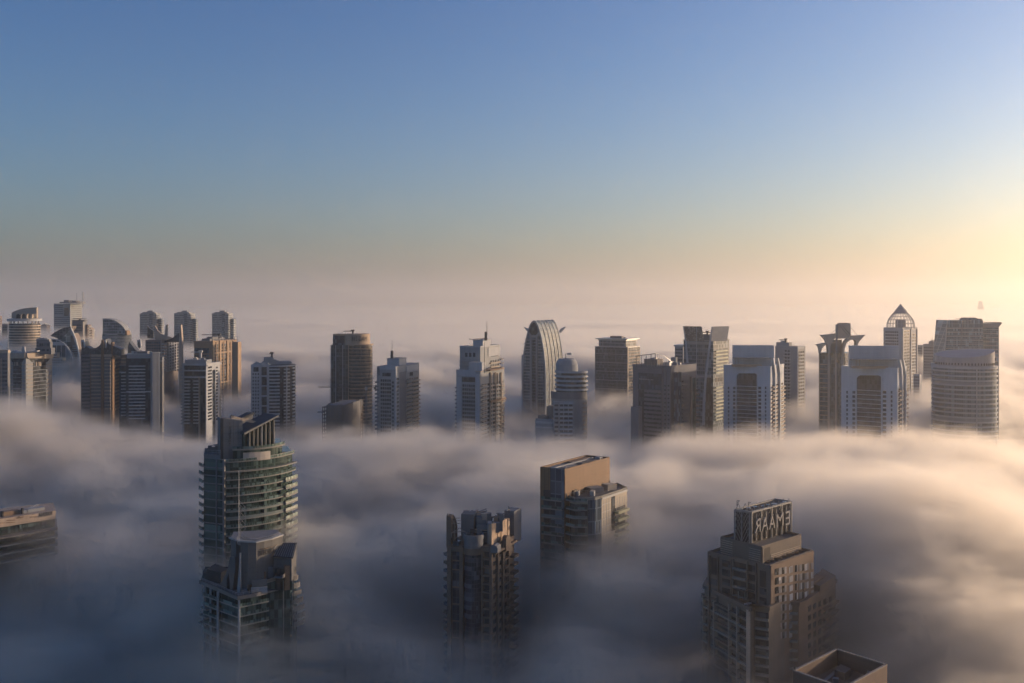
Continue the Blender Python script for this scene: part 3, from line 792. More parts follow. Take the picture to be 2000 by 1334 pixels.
for i in range(5): b.rect(q.S, 'post', WHITE, 326 + i * 5, 326.8 + i * 5, 668, 724, 0, 2.2)
b.rows(q.F, 'window_glazing', GLB, 286, 314, 668, 5.6, 10, 3, cells=6)
b.rect(q.F, 'pier', BEIGE, 314, 316, 660, None, 0, 1.5)

# --- three identical distant towers
def triplet(x, ytop, lab):
    b = B('residential_tower', lab, 'tower', x, 1650, -14, 'three matching stepped towers in the haze')
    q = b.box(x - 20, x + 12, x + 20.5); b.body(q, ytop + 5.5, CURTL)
    b.rows(q.F, 'floor_band', STEEL, x - 20, x + 12, ytop + 7, 4.4, 24, 1.0, 0, .8)
    b.rows(q.S, 'floor_band', STEEL, x + 12, x + 20.5, ytop + 7, 4.4, 24, 1.0, 0, .8)
    b.rect(q.F, 'central_bay', CURTL, x - 1, x + 6, ytop + 5, None, 0, 1.4)
    q2 = b.box(x + 14, x + 22, x + 26.5, 1662); b.body(q2, ytop + 16, CURTL, 'lower_wing'); b.rows(q2.S, 'floor_band', STEEL, x + 22, x + 26.5, ytop + 18, 4.4, 21, 1.0, 0, .8)
    b.rows(q2.F, 'floor_band', STEEL, x + 14, x + 22, ytop + 18, 4.4, 21, 1.0, 0, .8)
    q3 = b.box(x - 15, x + 9, x + 14, 1655); b.body(q3, ytop + 3, GREY, 'roof_house', q.top)
    q4 = b.box(x - 5, x + 5, x + 7, 1660); b.body(q4, ytop, GREY, 'roof_house', q.top)
triplet(293, 606.5, 'leftmost of the three matching stepped banded towers in the haze')
triplet(360, 606.5, 'middle one of the three matching stepped banded towers in the haze')
triplet(434, 606.5, 'rightmost of the three matching stepped banded towers, nothing but fog on its right')

# --- tan tower with tall piers
b = B('office_tower', 'tan stone tower with tall paired piers and a long steel frame across its roof', 'tower', 425, 1150, -24)
q = b.box(379, 413.5, 463); q2 = None
b.body(q, 666.5, SAND)
PW = wall('warm_pier_stone', (0.29, 0.205, 0.135))
for xa in (414, 427.5, 442, 454): b.rect(q.S, 'pier', PW, xa, xa + 3.2, 665, None, 0, 1.2)
for xa in (421, 435, 449, 460): b.rect(q.S, 'pier', BROWN, xa, xa + 1.2, 668, None, 0, .6)
b.rows(q.S, 'window_glazing', GLB, 417, 462, 671, 5.8, 17, 4.4, 0, .12, cells=9, gap=.35)
for y in (686, 744): b.rect(q.S, 'floor_band', PW, 414, 463, y, y + 3, 0, 1.0)
b.rect(q.F, 'loggia', GLB, 380, 408, 680, 690, 0, .1); b.rows(q.F, 'window_glazing', GLB, 380, 408, 693, 5.8, 14, 3.4, cells=7)
f = b.face((462, 1152), (470.5, 1170))
b.mesh('corner_pier', MB().band(f.sub(463.4, 470), -6, .8, 0, Z(668, 1158)), PW)
q3 = b.box(394, 410, 440, 1160); b.body(q3, 661.5, DGREY, 'roof_house', q.top); b.clutter(q3, 4, 2)
q3 = b.box(404, 415, 428, 1166); b.body(q3, 658, DGREY, 'roof_house', q.top)
fr = b.face((412, 1148), (466, 1156)); mb = MB()
for yy in (657, 663): fr.rect(mb, 413, 465, yy, yy + .7, -.5, .3)
for i in range(9): fr.rect(mb, 413.5 + i * 6.3, 414.2 + i * 6.3, 657.71, 665, -.4, .2)
b.mesh('roof_frame', mb, STEEL)
b.crane(428, 1152, 660, 654.6, 393, 430)

# --- white rounded tower with balconies
b = B('residential_tower', 'white tower with stacked balconies on its left, directly behind the thin antenna', 'tower', 392, 900, -22)
q = b.box(356, 403.5, 430); b.body(q, 712, WHITE); b.parapet(q, .8)
q2 = b.box(361, 403.5, 414, 902); b.body(q2, 703, GREY, 'penthouse', q.top)
b.rect(q.F, 'bay_glass', CURTD, 360, 401, 714, None, 0, .1)
b.rect(q.F, 'cornice', WHITE, 358, 403, 722.5, 725, 0, 1.6); b.rect(q.F, 'cornice', WHITE, 356, 403, 735, 738, 0, 2)
b.rows(q.F, 'balcony', WHITE, 357, 372, 743, 6.3, 14, 2.6, 0, 2.2); b.rows(q.F, 'balcony', WHITE, 379, 391, 743, 6.3, 14, 2.2, 0, 2.0)
b.rect(q.F, 'pier', BEIGE, 389.6, 391.2, 736, None, 0, 2.2); b.rect(q.F, 'pier', WHITE, 402, 403.5, 706, None, 0, .8)
b.rect(q.S, 'stair_glass', CURTD, 415, 420.5, 722, None, 0, .12); b.rect(q.S, 'cornice', WHITE, 403.5, 431, 711, 713.5, 0, .8)
b.windows(q.S, GL, 405.5, 414, 716, 6.3, 17, 3.4, 1, .1); b.windows(q.S, GL, 421.5, 425.5, 716, 6.3, 17, 3.4, 1, .1)
b.rows(q.L if False else q.F, 'balcony', GREY, 354, 358, 719, 6.3, 18, 2.2, -3, 1.5)
b.clutter(q, 6, 11); b.clutter(q2, 5, 12, 2.2)
b.crane(392, 912, 703, 688.5, 372, 396, mat=STEEL)

# --- white tower by the green foreground tower
b = B('residential_tower', 'white tower with a curved striped right side and a hipped roof with crane', 'tower', 533, 950, -10)
q = b.box(490, 526, 560, dep=26); b.body(q, 712, WHITE)
pa = arc((525.5, 950), (577, 968), 6, 14); fa = b.face(*pa)
b.mesh('curved_facade', MB().prism([b.P(*p) for p in pa] + [b.P(560, 978), b.P(525.5, 972)], 0, Z(713, 950)), CURTD)
b.windows(q.F, GL, 492, 507, 729, 6.7, 17, 3.2, 3, .5)
b.rect(q.F, 'large_window', CURTD, 495, 505, 717, 726, 0, .12)
for y in (717, 736, 755, 775, 794, 812): b.rect(q.F, 'stair_window', CURTD, 511, 521, y, y + 16.5 if y != 717 else y + 16, 0, .12)
b.rows(fa, 'balcony', WHITE, 526, 546, 720, 6.7, 18, 2.7, 0, 1.3)
b.rows(fa, 'balcony', WHITE, 554, 565, 720, 6.7, 18, 2.2, 0, 1.0); b.rows(fa, 'balcony', WHITE, 570, 576.6, 717, 6.7, 18, 3.2, 0, .9)
b.rect(fa, 'pier', WHITE, 558.5, 560, 715, None, 0, 1.2); b.rect(q.F, 'pier', WHITE, 508, 509.5, 712, None, 0, .6); b.rect(q.F, 'pier', WHITE, 523, 525.5, 711, None, 0, .8)
b.mesh('cornice', MB().band(fa.sub(526, 576.5), -.5, 1.8, Z(716.5, 950), Z(714, 950)), WHITE)
rf = b.face((512, 955), (558, 960))
b.mesh('pitched_roof', rf.poly(MB(), [(508, 712), (516, 704), (534, 702), (550, 708), (560, 712)], -14, -3), GREY)
b.mesh('roof_house', MB().band(rf.sub(515, 534), -12, -2, Z(712, 955), Z(698, 955)), GREY)
b.mesh('penthouse', MB().band(rf.sub(526, 568), -16, -2.5, Z(714, 955), Z(707, 955)), GREY)
b.crane(531, 960, 698, 691.5, 526, 534)
b.mesh('pillar', MB().band(rf.sub(566, 570), -9, -6, Z(714, 955), Z(708, 955)), WHITE)
b.clutter(q, 5, 31)

# --- round signed tower
b = B('office_tower', 'half round tan tower with a sign on its drum and a blue glass left side', 'tower', 686, 1000, -6)
q = b.box(645.5, 684, 700, dep=24); b.body(q, 674, glass('blue_grid_glass', (0.04, 0.06, 0.07), .15, (0.14, 0.15, 0.15), 3.0, 3.9))
pa = arc((681, 1001), (727.5, 1016), 8.5, 18); fa = b.face(*pa)
b.mesh('curved_facade', MB().prism([b.P(*p) for p in pa] + [b.P(712, 1030), b.P(690, 1026)], 0, Z(673, 1001)), glass('tan_curtain_wall', (0.06, 0.06, 0.06), 0.15, (0.20, 0.17, 0.14), 2.2, 3.6, 0.2, 0.15))
TAN = wall('tan_panel', (0.40, 0.30, 0.21))
b.rows(fa, 'floor_band', TAN, 682, 727, 680, 7.1, 22, .9, 0, .9); b.rows(fa, 'window_glazing', GL, 684, 703, 676.2, 7.1, 22, 3.6, 0, .12, cells=5); b.rows(fa, 'window_glazing', GL, 706, 714, 676.2, 7.1, 22, 3.6, 0, .12, cells=2)
b.mesh('cornice', MB().band(fa.sub(681.5, 727.3), -.5, 1.5, Z(674, 1001), Z(672, 1001)), TAN)
pd = arc((673.5, 1003), (722.5, 1014), 9, 16); fd = b.face(*pd)
b.mesh('drum', MB().prism([b.P(*p) for p in pd] + [b.P(710, 1028), b.P(680, 1026)], Z(674, 1001) - 1, Z(652.5, 1001)), TAN)
b.mesh('drum_glazing', MB().band(b.face((650, 1003), (674, 1003)).sub(650, 673.4), -16, 0, Z(674.5, 1001), Z(655.5, 1001)), GLB)
b.mesh('drum_rim', MB().band(b.face((650, 1002.5), (674, 1002.5)).sub(650, 673.4), -16, .3, Z(655.4, 1001), Z(652.5, 1001)), TAN)
b.text('MAG 218', fd, 687, 716, 661.5, 8.5, DARK, .5)
b.rect(q.F, 'pier', WHITE, 645.5, 647, 674, None, 0, .6); b.rect(q.F, 'pier', WHITE, 655, 656, 674, None, 0, .5); b.rect(q.F, 'pier', WHITE, 669, 670, 674, None, 0, .5); b.rect(q.F, 'pier', TAN, 680, 681.5, 674, None, 0, .9)
b.rows(q.F, 'window_glazing', GL, 657, 668, 690, 7.1, 16, 3.2, 0, .15, cells=3, gap=.3)
b.crane(689, 1012, 652, 647.5, 671, 692)
fs = b.face((644, 998), (730, 1006)); mb = MB()
for i in range(10): fs.rect(mb, 712 + i * 1.8, 712.3 + i * 1.8, 738, 752, 3, 3.3)
fs.rect(mb, 711.5, 730, 737.4, 738, 2.9, 3.5); fs.rect(mb, 711.5, 730, 752.001, 752.6, 2.9, 3.5)
for i in range(3): fs.rect(mb, 644 + i * 3, 644.3 + i * 3, 740, 790, 0, .4)
b.mesh('scaffold', mb, DARK)

# --- concrete frame under construction and its crane
b = B('building_under_construction', 'unfinished dark concrete block with ragged top floor low in the fog', 'building', 672, 885, -20)
q = b.box(629, 668, 709); q.top = Z(797, 885)
b.mesh('core', MB().prism([(p[0] * .82, p[1] * .82 + 2) for p in q.pts], 0, Z(792, 885)), DGREY)
o = b.mesh('floor_slab', MB().prism(q.pts, q.top, q.top + .5), TAUPE); b.rep(o, 12, 3.4)
mb = MB(); rnd = random.Random(4)
for i in range(11):
    for ed in (0, 1):
        a = Vector(q.pts[ed]); c = Vector(q.pts[ed + 1]); p = a + (c - a) * (i / 10)
        p = p * .97
        mb.box(p.x - .35, p.x + .35, p.y - .35, p.y + .35, 60, q.top + (rnd.uniform(.5, 3.4)))
b.mesh('column', mb, TAUPE)
for ed in (0, 1):
    mb = MB(); a = Vector(q.pts[ed]); c = Vector(q.pts[ed + 1])
    for i in range(16):
        p = a + (c - a) * ((i + .2) / 16); p2 = a + (c - a) * ((i + .9) / 16)
        if rnd.random() < .7: mb.band([tuple(p * .985), tuple(p2 * .985)], -.1, .1, q.top + .5 - 3.4 * rnd.randint(0, 3), q.top + 1.6 + rnd.random() * 1.5)
    b.mesh('formwork', mb, DGREY)
b.mesh('loading_deck', MB().band(q.F.sub(622, 634), 0, 3, Z(806, 885), Z(804.6, 885)), DGREY)
b.clutter(q, 9, 77, 3.0, TAUPE, 'material_stack', .05)
bc = B('tower_crane', 'thin tower crane with a long jib standing behind the unfinished concrete block', 'crane', 715, 905, 0)
bc.lattice(715, 905, 752, 850, 1.8, 'mast', .2)
x, y = bc.P(715, 905); zj = Z(756, 905); k = 905 / F; mb = MB(); xa, xb = -92 * k, 20 * k
for dz, dy in ((0, -.6), (0, .6), (1.4, 0)): mb.tube((xa, y + dy, zj + dz), (xb, y + dy, zj + dz), .16, 4)
n_ = 40
for i in range(n_):
    u0 = xa + (xb - xa) * i / n_; u1 = xa + (xb - xa) * (i + .5) / n_; u2 = xa + (xb - xa) * (i + 1) / n_
    mb.tube((u0, y - .6, zj), (u1, y, zj + 1.4), .09, 3); mb.tube((u1, y, zj + 1.4), (u2, y - .6, zj), .09, 3)
bc.mesh('jib', mb, DARK)
bc.mesh('counterweight', MB().box(xb - 2.5, xb, y - 1.1, y + 1.1, zj - 2.2, zj - .17), DGREY)
bc.mesh('cab', MB().box(-1.2, 1.2, y - 2.4, y - .7, zj - 2.6, zj - .2), STEEL)

# --- pale tower with spire, dark balconies
b = B('residential_tower', 'grey tower with a thin spire beside its square penthouse, right of the round tan tower', 'tower', 775, 870, -22)
q = b.box(736, 772, 818.5); b.body(q, 716, GREY)
b.rect(q.F, 'parapet', WHITE, 742, 771.5, 714, 722, 0, .4); b.rect(q.S, 'parapet', WHITE, 793, 816, 713, 726, 0, .5)
q2 = b.box(756, 780, 793.5, 882); b.body(q2, 701.5, WHITE, 'penthouse', q.top); b.parapet(q2, .6, mat=GREY)
b.mesh('spire_base', MB().tube((*b.P(765.5, 888), Z(702, 885)), (*b.P(765.5, 888), Z(685, 888)), 1.3, 6), DARK); b.mast(765.7, 888, 664, 685, .35, 'spire', STEEL)
b.windows(q.F, GL, 747, 763, 728, 100, 1, 7, 1, 0)
b.rows(q.F, 'window_glazing', GL, 743, 764, 741, 7.6, 14, 4.6, cells=5, gap=.25); b.rows(q.F, 'balcony', GREY, 742, 765, 745.5, 7.6, 13, 1.4, 0, 1.4)
b.rows(q.F, 'balcony', DGREY, 733, 739, 745, 7.6, 13, 3, -2, 1.2); b.windows(q.F, GL, 766, 769, 745, 7.6, 13, 4, 1, 0)
b.rect(q.S, 'recess_shade', DGREY, 780, 793, 726, None, 0, .15); b.rows(q.S, 'window_glazing', GL, 774, 779, 738, 7.6, 14, 4.4, cells=2)  # darker panel laid on the wall stands for recess shade
b.rows(q.S, 'balcony', BEIGE, 793, 802, 742, 7.6, 13, 2.0, 0, 1.6); b.rows(q.S, 'balcony', BEIGE, 806, 818, 742, 7.6, 13, 2.2, 0, 1.8)
b.rows(q.S, 'window_glazing', GL, 794, 817, 738, 7.6, 14, 3.6, 0, .12, cells=5); b.windows(q.S, GL, 800, 806.5, 727, 7.6, 1, 7, 1, 0)
b.rect(q.S, 'pier', WHITE, 772, 773.5, 716, None, 0, .6)
b.mesh('pergola', MB().band(q.F.sub(737, 742), -1, 0, Z(734, 870), Z(719, 870)), DGREY); b.clutter(q, 5, 9, 1.5)

# --- two-tier grey tower with mast
b = B('residential_tower', 'two tier grey tower with a tall mast and lit balconies on its right face', 'tower', 938, 880, -26)
qb = b.box(898, 938, 976, 905); b.body(qb, 678, GREY, 'upper_tier'); b.parapet(qb, .8)
b.rect(qb.S, 'upper_panel', WHITE, 953, 976, 678, 695, 0, .5); b.windows(qb.S, GL, 959, 972, 689, 8, 1, 7, 1, 0)
b.windows(qb.F, GL, 907, 930, 689, 8, 1, 8, 3, .4)
b.rows(qb.S, 'balcony', BEIGE, 956, 975, 707, 7.9, 3, 2.2, 0, 1.6); b.rows(qb.S, 'window_glazing', GL, 957, 975, 703, 7.9, 3, 4, cells=4)
b.rows(qb.F, 'balcony', GREY, 899, 915, 704, 7.9, 3, 2.2, 0, 1.6); b.rows(qb.S, 'balcony', DGREY, 976, 981, 700, 7.9, 4, 2.5, -3, 1.5)
q3 = b.box(924, 943, 958, 915); b.body(q3, 664.5, WHITE, 'penthouse', qb.top); b.parapet(q3, .5)
b.mesh('mast_base', MB().tube((*b.P(948.5, 918), Z(665, 918)), (*b.P(948.5, 918), Z(648, 918)), 1.1, 6), DARK); b.mast(951, 918, 627, 664, .35, 'mast')
mb = MB(); p = b.P(917, 916); p2 = b.P(947, 916); mb.tube((*p, Z(663, 916)), (*p2, Z(661, 916)), .25, 5); mb.tube((*p, Z(663, 916)), (p[0] + .5, p[1], Z(660, 916)), .2, 4)
b.mesh('roof_crane', mb, DARK)
b.mast(946, 882, 668, 728, .3, 'mast')
q = b.box(891, 938, 985); b.body(q, 726, GREY, 'lower_tier')
b.rect(q.F, 'upper_panel', WHITE, 892, 929, 722, 735, 0, .5); b.rect(q.F, 'upper_panel', WHITE, 891.5, 902, 735.2, None, 0, .45)
q4 = b.box(916, 941, 948, 888); b.body(q4, 708, WHITE, 'stair_tower', q.top)
b.windows(q.F, GL, 902, 928, 737, 100, 1, 9, 1, 0, name='large_window')
b.rows(q.F, 'window_glazing', GL, 903, 928, 751, 7.7, 13, 4.4, 0, .12, cells=6, gap=.25); b.rows(q.F, 'balcony', GREY, 902.5, 928, 756, 7.7, 12, 1.6, 0, 1.2)
b.windows(q.F, GL, 895.5, 898.5, 754, 7.7, 13, 4, 1, 0); b.rect(q.F, 'pier', WHITE, 929, 937, 730, None, 0, .8)
b.rows(q.F, 'balcony', DGREY, 889, 893, 756, 7.7, 12, 2.2, -2, 1)
for xa, xb in ((939.5, 948), (957, 965), (968, 976), (979, 984.5)):
    b.rows(q.S, 'balcony', BEIGE, xa, xb, 752, 7.7, 13, 1.9, 0, 1.4)
b.rows(q.S, 'window_glazing', GL, 940, 984, 747, 7.7, 14, 4.4, 0, .12, cells=8, gap=.3)
for xa in (955.5, 966, 977): b.rect(q.S, 'pier', BEIGE, xa, xa + 1.2, 727, None, 0, 1.5)
for xa in (958, 964, 970, 976): b.rect(q.S, 'column', BEIGE, xa, xa + 1.3, 728, 748, 0, 1.2)
b.rect(q.S, 'terrace_edge', BROWN, 955, 985, 779.5, 783, 0, 2.2)
b.parapet(q, .6, mat=BEIGE); b.clutter(q, 6, 19, 1.8, GREY)
qs = b.box(936, 958, 984, 890); b.body(qs, 722.5, BROWN, 'terrace_block', q.top)
# ================================================================== towers, far row (centre and right)
WG = 'window_glazing'
# --- ribbed arch tower
b = B('office_tower', 'pointed arch shaped tower with pale ribs over its vaulted glass top and small horns', 'tower', 1061, 1050, -20)
q = b.box(1020, 1066, 1100); dq = q.d
prof = [(1020, None), (1020.5, 740), (1021.5, 712), (1024, 686), (1028, 662), (1032, 645), (1036, 634), (1039.5, 628.5), (1043, 626.5), (1046.5, 628.5), (1050, 634), (1054, 645), (1058, 662), (1062, 686), (1064.5, 712), (1065.6, 740), (1066, None)]
b.mesh('vault', q.F.poly(MB(), prof, -dq, 0), glass('vault_glass', (0.05, 0.09, 0.12), .35, (0.2, 0.2, 0.2), 2.4, 4.2, .2))
inn = [(p[0] + (1043 - p[0]) * .075, (p[1] + 3) if p[1] else None) for p in prof]
ring = prof + inn[::-1]
out = [(p[0] + (1043 - p[0]) * -.05, (p[1] - 1.2) if p[1] else None) for p in prof]
ringo = out + prof[::-1]
for i in range(6):
    v = -dq * i / 5 + (0.9 if i == 0 else 0)
    b.mesh('rib', q.F.poly(MB(), ringo, v - 1.1, v), WHITE)
b.mesh('arch_frame', q.F.poly(MB(), ring, 0.002, 0.8), GREY)
b.rect(q.F, 'pier', GREY, 1035.5, 1039, 655, None, 0, 1.2); b.rect(q.F, 'pier', GREY, 1047, 1050, 655, None, 0, 1.2)
b.mesh('arch_brace', q.F.poly(MB(), [(1031, 648), (1033, 647), (1039, 655), (1047, 655), (1053, 647), (1055, 648), (1050, 659), (1036, 659)], 0, 1), GREY)
b.mesh('apex_window', q.F.poly(MB(), [(1034, 647), (1039, 634), (1043, 630), (1047, 634), (1052, 647), (1047, 654), (1039, 654)], 0, .3), GL)
b.rows(q.F, 'floor_band', STEEL, 1024, 1035, 664, 6.1, 20, .8, 0, .6); b.rows(q.F, 'floor_band', STEEL, 1051, 1061, 664, 6.1, 20, .8, 0, .6); b.rows(q.F, WG, GL, 1039.5, 1046.5, 664, 6.1, 20, 4, 0, .15)
def horn(b, f, pts, v): return b.mesh('horn', f.poly(MB(), pts, v - 1.5, v), STEEL)
horn(b, q.F, [(1032, 650), (1028, 647), (1020.5, 638.5), (1023, 639), (1030, 642), (1034, 645)], -2)
fk = b.face((1080, 1066), (1110, 1072))
horn(b, fk, [(1092, 648), (1096, 642), (1103.5, 638), (1105, 639), (1100, 645), (1095, 650)], 0)
horn(b, q.F, [(1026, 674), (1019, 671.5), (1027, 670)], -2)
b.mesh('side_slab', MB().band(q.L.sub(1017, 1020) if False else b.face((1018.5, 1062), (1023, 1060)).sub(1018.6, 1022.9), -6, 0, 0, Z(693, 1060)), GREY)

# --- domed cap tower
b = B('residential_tower', 'rounded grey tower stacked in tiers with a blunt domed cap and curved ribbon floors', 'tower', 1110, 860, -15)
cx0 = 1115; f0 = b.face((1045, 860), (1150, 860))
def cyl_px(b, name, mat, x0, x1, y0, y1, Yc, dz=0, flat=1.0, smooth=False, r2=None):
    k = Yc / F; c = b.P((x0 + x1) / 2, Yc); r = (x1 - x0) / 2 * k
    mb = MB(); mb.prism(circle(c, r, 0, 360, 32, r * flat), Z(y1, Yc) if y1 is not None else 0, Z(y0, Yc))
    return b.mesh(name, mb, mat)
cyl_px(b, 'lower_tier', GREY, 1076, 1147, 768, None, 880, flat=.7)
lt = [b.P(1076, 880)]
k = 880 / F; c = b.P(1111.5, 880); fr_ = circle(c, 35.5 * k, 180, 360, 24, 35.5 * k * .7)
fw_ = b.lface(fr_)
b.mesh('dark_frieze', MB().band(fr_, 0, .4, Z(782, 860), Z(768, 860)), DGREY)
b.rect(f0, 'flat_panel', GREY, 1081, 1121, 784, None, -2.5, 1.2)
b.rows(f0, 'balcony', WHITE, 1091, 1119, 786, 8.4, 10, 3.2, 1.2, 2.4); b.rows(f0, WG, GL, 1082, 1119, 789.5, 8.4, 10, 4, 1.2, 1.3, cells=4, gap=.2)
b.rows(fw_, 'balcony', BEIGE, 1138, 1145, 786, 8.4, 10, 3, 0, 1); b.rect(f0, 'pier', GREY, 1091, 1093, 784, None, 1.2, 2.6)
k = 884 / F; c2 = b.P(1116, 884)
mid = circle(c2, 30 * k, 0, 360, 32, 30 * k * .75); b.mesh('upper_tier', MB().prism(mid, Z(772, 884), Z(727, 884)), GL)
fm = circle(c2, 30 * k, 180, 360, 24, 30 * k * .75)
o = b.mesh('balcony', MB().band(fm, 0, 1.3, Z(730.5, 865), Z(726.6, 865)), WHITE); b.rep(o, 5, 8.7 * 865 / F)
mb = MB(); rr = [(22, 726), (21.6, 712), (19, 705), (15.5, 700.5), (13, 700.4)]; c3 = b.P(1107, 886)
for (ra, ya), (rb, yb) in zip(rr, rr[1:]):
    pa_, pb_ = circle(c3, ra * k, 0, 360, 24), circle(c3, rb * k, 0, 360, 24); kk = len(mb.v); n = 24
    mb.v += [(p[0], p[1], Z(ya, 884)) for p in pa_] + [(p[0], p[1], Z(yb, 884)) for p in pb_]
    mb.f += [(kk + i, kk + (i + 1) % n, kk + n + (i + 1) % n, kk + n + i) for i in range(n)]
kk = len(mb.v); mb.v += [(p[0], p[1], Z(700.5, 884)) for p in circle(c3, 13 * k, 0, 360, 24)]; mb.f.append(tuple(range(kk, kk + 24)))
b.mesh('dome_cap', mb, GREY); b.mesh('cap_drum', MB().prism(circle(c3, 21.5 * k, 0, 360, 24), Z(731, 884), Z(726, 884) - .01), GREY)
b.mast(1105, 880, 690, 702, .5, 'dish_post'); b.mesh('dish', MB().box(-1.9 - 2, -1.9 + 2, 10, 13, Z(692, 880), Z(688, 880)), STEEL)
cyl_px(b, 'side_wing', TAUPE, 1067, 1092, 793, None, 872, flat=.9); cyl_px(b, 'side_wing', GREY, 1045, 1092, 818, None, 868, flat=.5); cyl_px(b, 'terrace_rim', WHITE, 1044, 1092, 822, 826, 868, flat=.56); cyl_px(b, 'terrace_rim', WHITE, 1044.5, 1091, 832, 835, 868, flat=.54); cyl_px(b, 'side_wing', TAUPE, 1050, 1075, 811, 820, 872, flat=.8)

# --- flared roof glass tower
b = B('office_tower', 'square blue grey glass tower with a recessed neck and a thin flared roof plate', 'tower', 1206, 1150, -26)
q = b.box(1162, 1225, 1250); b.body(q, 678.5, CURT); b.parapet(q, .4, mat=STEEL)
q2 = b.box(1169.5, 1222.5, 1243, 1157); b.body(q2, 664, CURTL, 'neck', q.top)
mb = MB(); zt = q2.top
cx = sum(p[0] for p in q2.pts) / 4; cy_ = sum(p[1] for p in q2.pts) / 4
for s_, z0, z1 in ((1.03, zt - 1.0, zt), (1.10, zt + .003, zt + .8), (1.20, zt + .803, zt + 1.5)):
    b.mesh('roof_plate', MB().prism([(cx + (p[0] - cx) * s_, cy_ + (p[1] - cy_) * s_) for p in q2.pts], z0, z1), STEEL)
q2.top = zt + 1.5
q3 = b.box(1195, 1214, 1218, 1166); b.body(q3, 656.5, DGREY, 'roof_house', q2.top - .1); b.clutter(q2, 6, 41, 2.6, DARK)
b.rows(q.F, 'floor_band', GREY, 1162.5, 1224.5, 691, 17, 6, .9, 0, .4); b.rows(q.S, 'floor_band', TAN, 1225.5, 1249.5, 686, 6, 15, 1.0, 0, .4)
b.rows(q.F, WG, GL, 1188, 1200, 684, 6.1, 15, 3.2, .0, .25, cells=3); b.rect(q.S, 'corner_pier', BEIGE, 1225, 1227, 678, None, 0, .5)

# --- dark banded tower with roof pergola
b = B('office_tower', 'wide dark banded tower with an open steel roof frame and a blue sign panel', 'tower', 1296, 830, -30)
MAU = wall('mauve_grey_cladding', (0.14, 0.145, 0.16)); TP2 = wall('taupe_dark', (0.15, 0.135, 0.13))
q = b.box(1236, 1311, 1360); b.body(q, 716, MAU)
b.rect(q.F, 'sign_panel', GLB, 1246, 1292, 729, 761, 0, .25)
b.text('DOMINION', q.F, 1249, 1276, 741, 2.4, STEEL, .3, mirror=False)
b.rows(q.F, 'floor_band', MAU, 1259, 1292, 762, 8.25, 12, 4.4, 0, .9); b.rect(q.F, 'ribbon_glass', GL, 1247, 1292, 761.5, None, 0, .2)
b.windows(q.F, GL, 1296, 1309, 752, 8.25, 12, 3, 2, .5); b.rect(q.F, 'pier', TP2, 1293.5, 1295.5, 716, None, 0, .5)
b.rect(q.F, 'pier', TP2, 1309, 1311, 716, None, 0, .5); b.rect(q.F, 'pier', TP2, 1301, 1302, 722, None, 0, .5)
b.rect(q.F, 'upper_grille', DGREY, 1246, 1292, 720, 722, 0, .4)
b.rows(q.S, 'balcony', DGREY, 1312, 1319, 752, 5.2, 20, 1.5, 0, .7)
qa = b.box(1316, 1324, 1329, 826); b.body(qa, 727, GLB, 'blue_fin')
b.rect(q.S, 'loggia_wall', TP2, 1329.5, 1346, 733, None, 0, .8); b.rows(q.S, 'balcony', TP2, 1330, 1341, 743, 7.9, 14, 1.8, .8, 2.4)
b.rect(q.S, 'pier', TAUPE, 1347, 1349, 735, None, 0, 1.8); b.rect(q.S, WG, GLG, 1349.5, 1358, 738, None, 0, .4); b.rows(q.S, 'balcony', TAUPE, 1357.5, 1360, 760, 7.9, 12, 2.0, 0, 3.2)
ql = b.box(1232, 1247, 1250, 826); b.body(ql, 795, MAU, 'side_wing')
q2 = b.box(1258, 1284, 1295, 842); b.body(q2, 702, TAUPE, 'roof_house', q.top); b.clutter(q2, 4, 6, 1.2); b.clutter(q, 9, 17, 3.0)
b.parapet(q, .5, mat=DGREY)
fr = b.face((1242, 832), (1284, 828)); mb = MB()
for xa in (1243, 1252, 1261.5, 1271, 1279.5):
    yt = 694.5 - (xa - 1243) * .1; fr.rect(mb, xa, xa + 1, yt + .9, 717, -.5, .2)
mb2 = fr.poly(mb, [(1243, 694.6), (1280.5, 690), (1280.5, 691.3), (1243, 695.9)], -.7, .5)
b.mesh('roof_frame', mb, DARK)
mb = MB(); prev = None
for i in range(9):
    t = i / 8; px_ = 1280 + 34 * t; py_ = 690.5 + 20 * t * t; P_ = b.P(px_, 832 + 16 * t)
    p3 = (P_[0], P_[1], Z(py_, 832 + 16 * t)); P2 = b.P(px_ + 2, 838 + 16 * t); p4 = (P2[0], P2[1], Z(py_ + 1, 838 + 16 * t))
    mb.tube(p3, (p3[0], p3[1], q.top), .16, 4)
    if prev: mb.tube(prev[0], p3, .2, 4); mb.tube(prev[1], p4, .2, 4); mb.tube(prev[0], p4, .12, 3)
    mb.tube(p3, p4, .12, 3); prev = (p3, p4)
b.mesh('roof_frame', mb, STEEL)

# --- small tower behind, flared cornice
b = B('office_tower', 'small grey tower with an overhanging cornice, tucked behind the tower with two slanted screens', 'tower', 1324, 1010, -20)
q = b.box(1318, 1334, 1345); b.body(q, 677, GREY); b.mesh('cornice', MB().prism([(p[0] * 1.25 - .5, p[1] * 1.25) for p in q.pts], q.top, q.top + 1.6), STEEL)
b.rows(q.F, WG, GL, 1319, 1333, 681, 6.8, 14, 3, cells=4); q2 = b.box(1310.5, 1320, 1322, 1004); b.body(q2, 698, GREY, 'lower_wing')

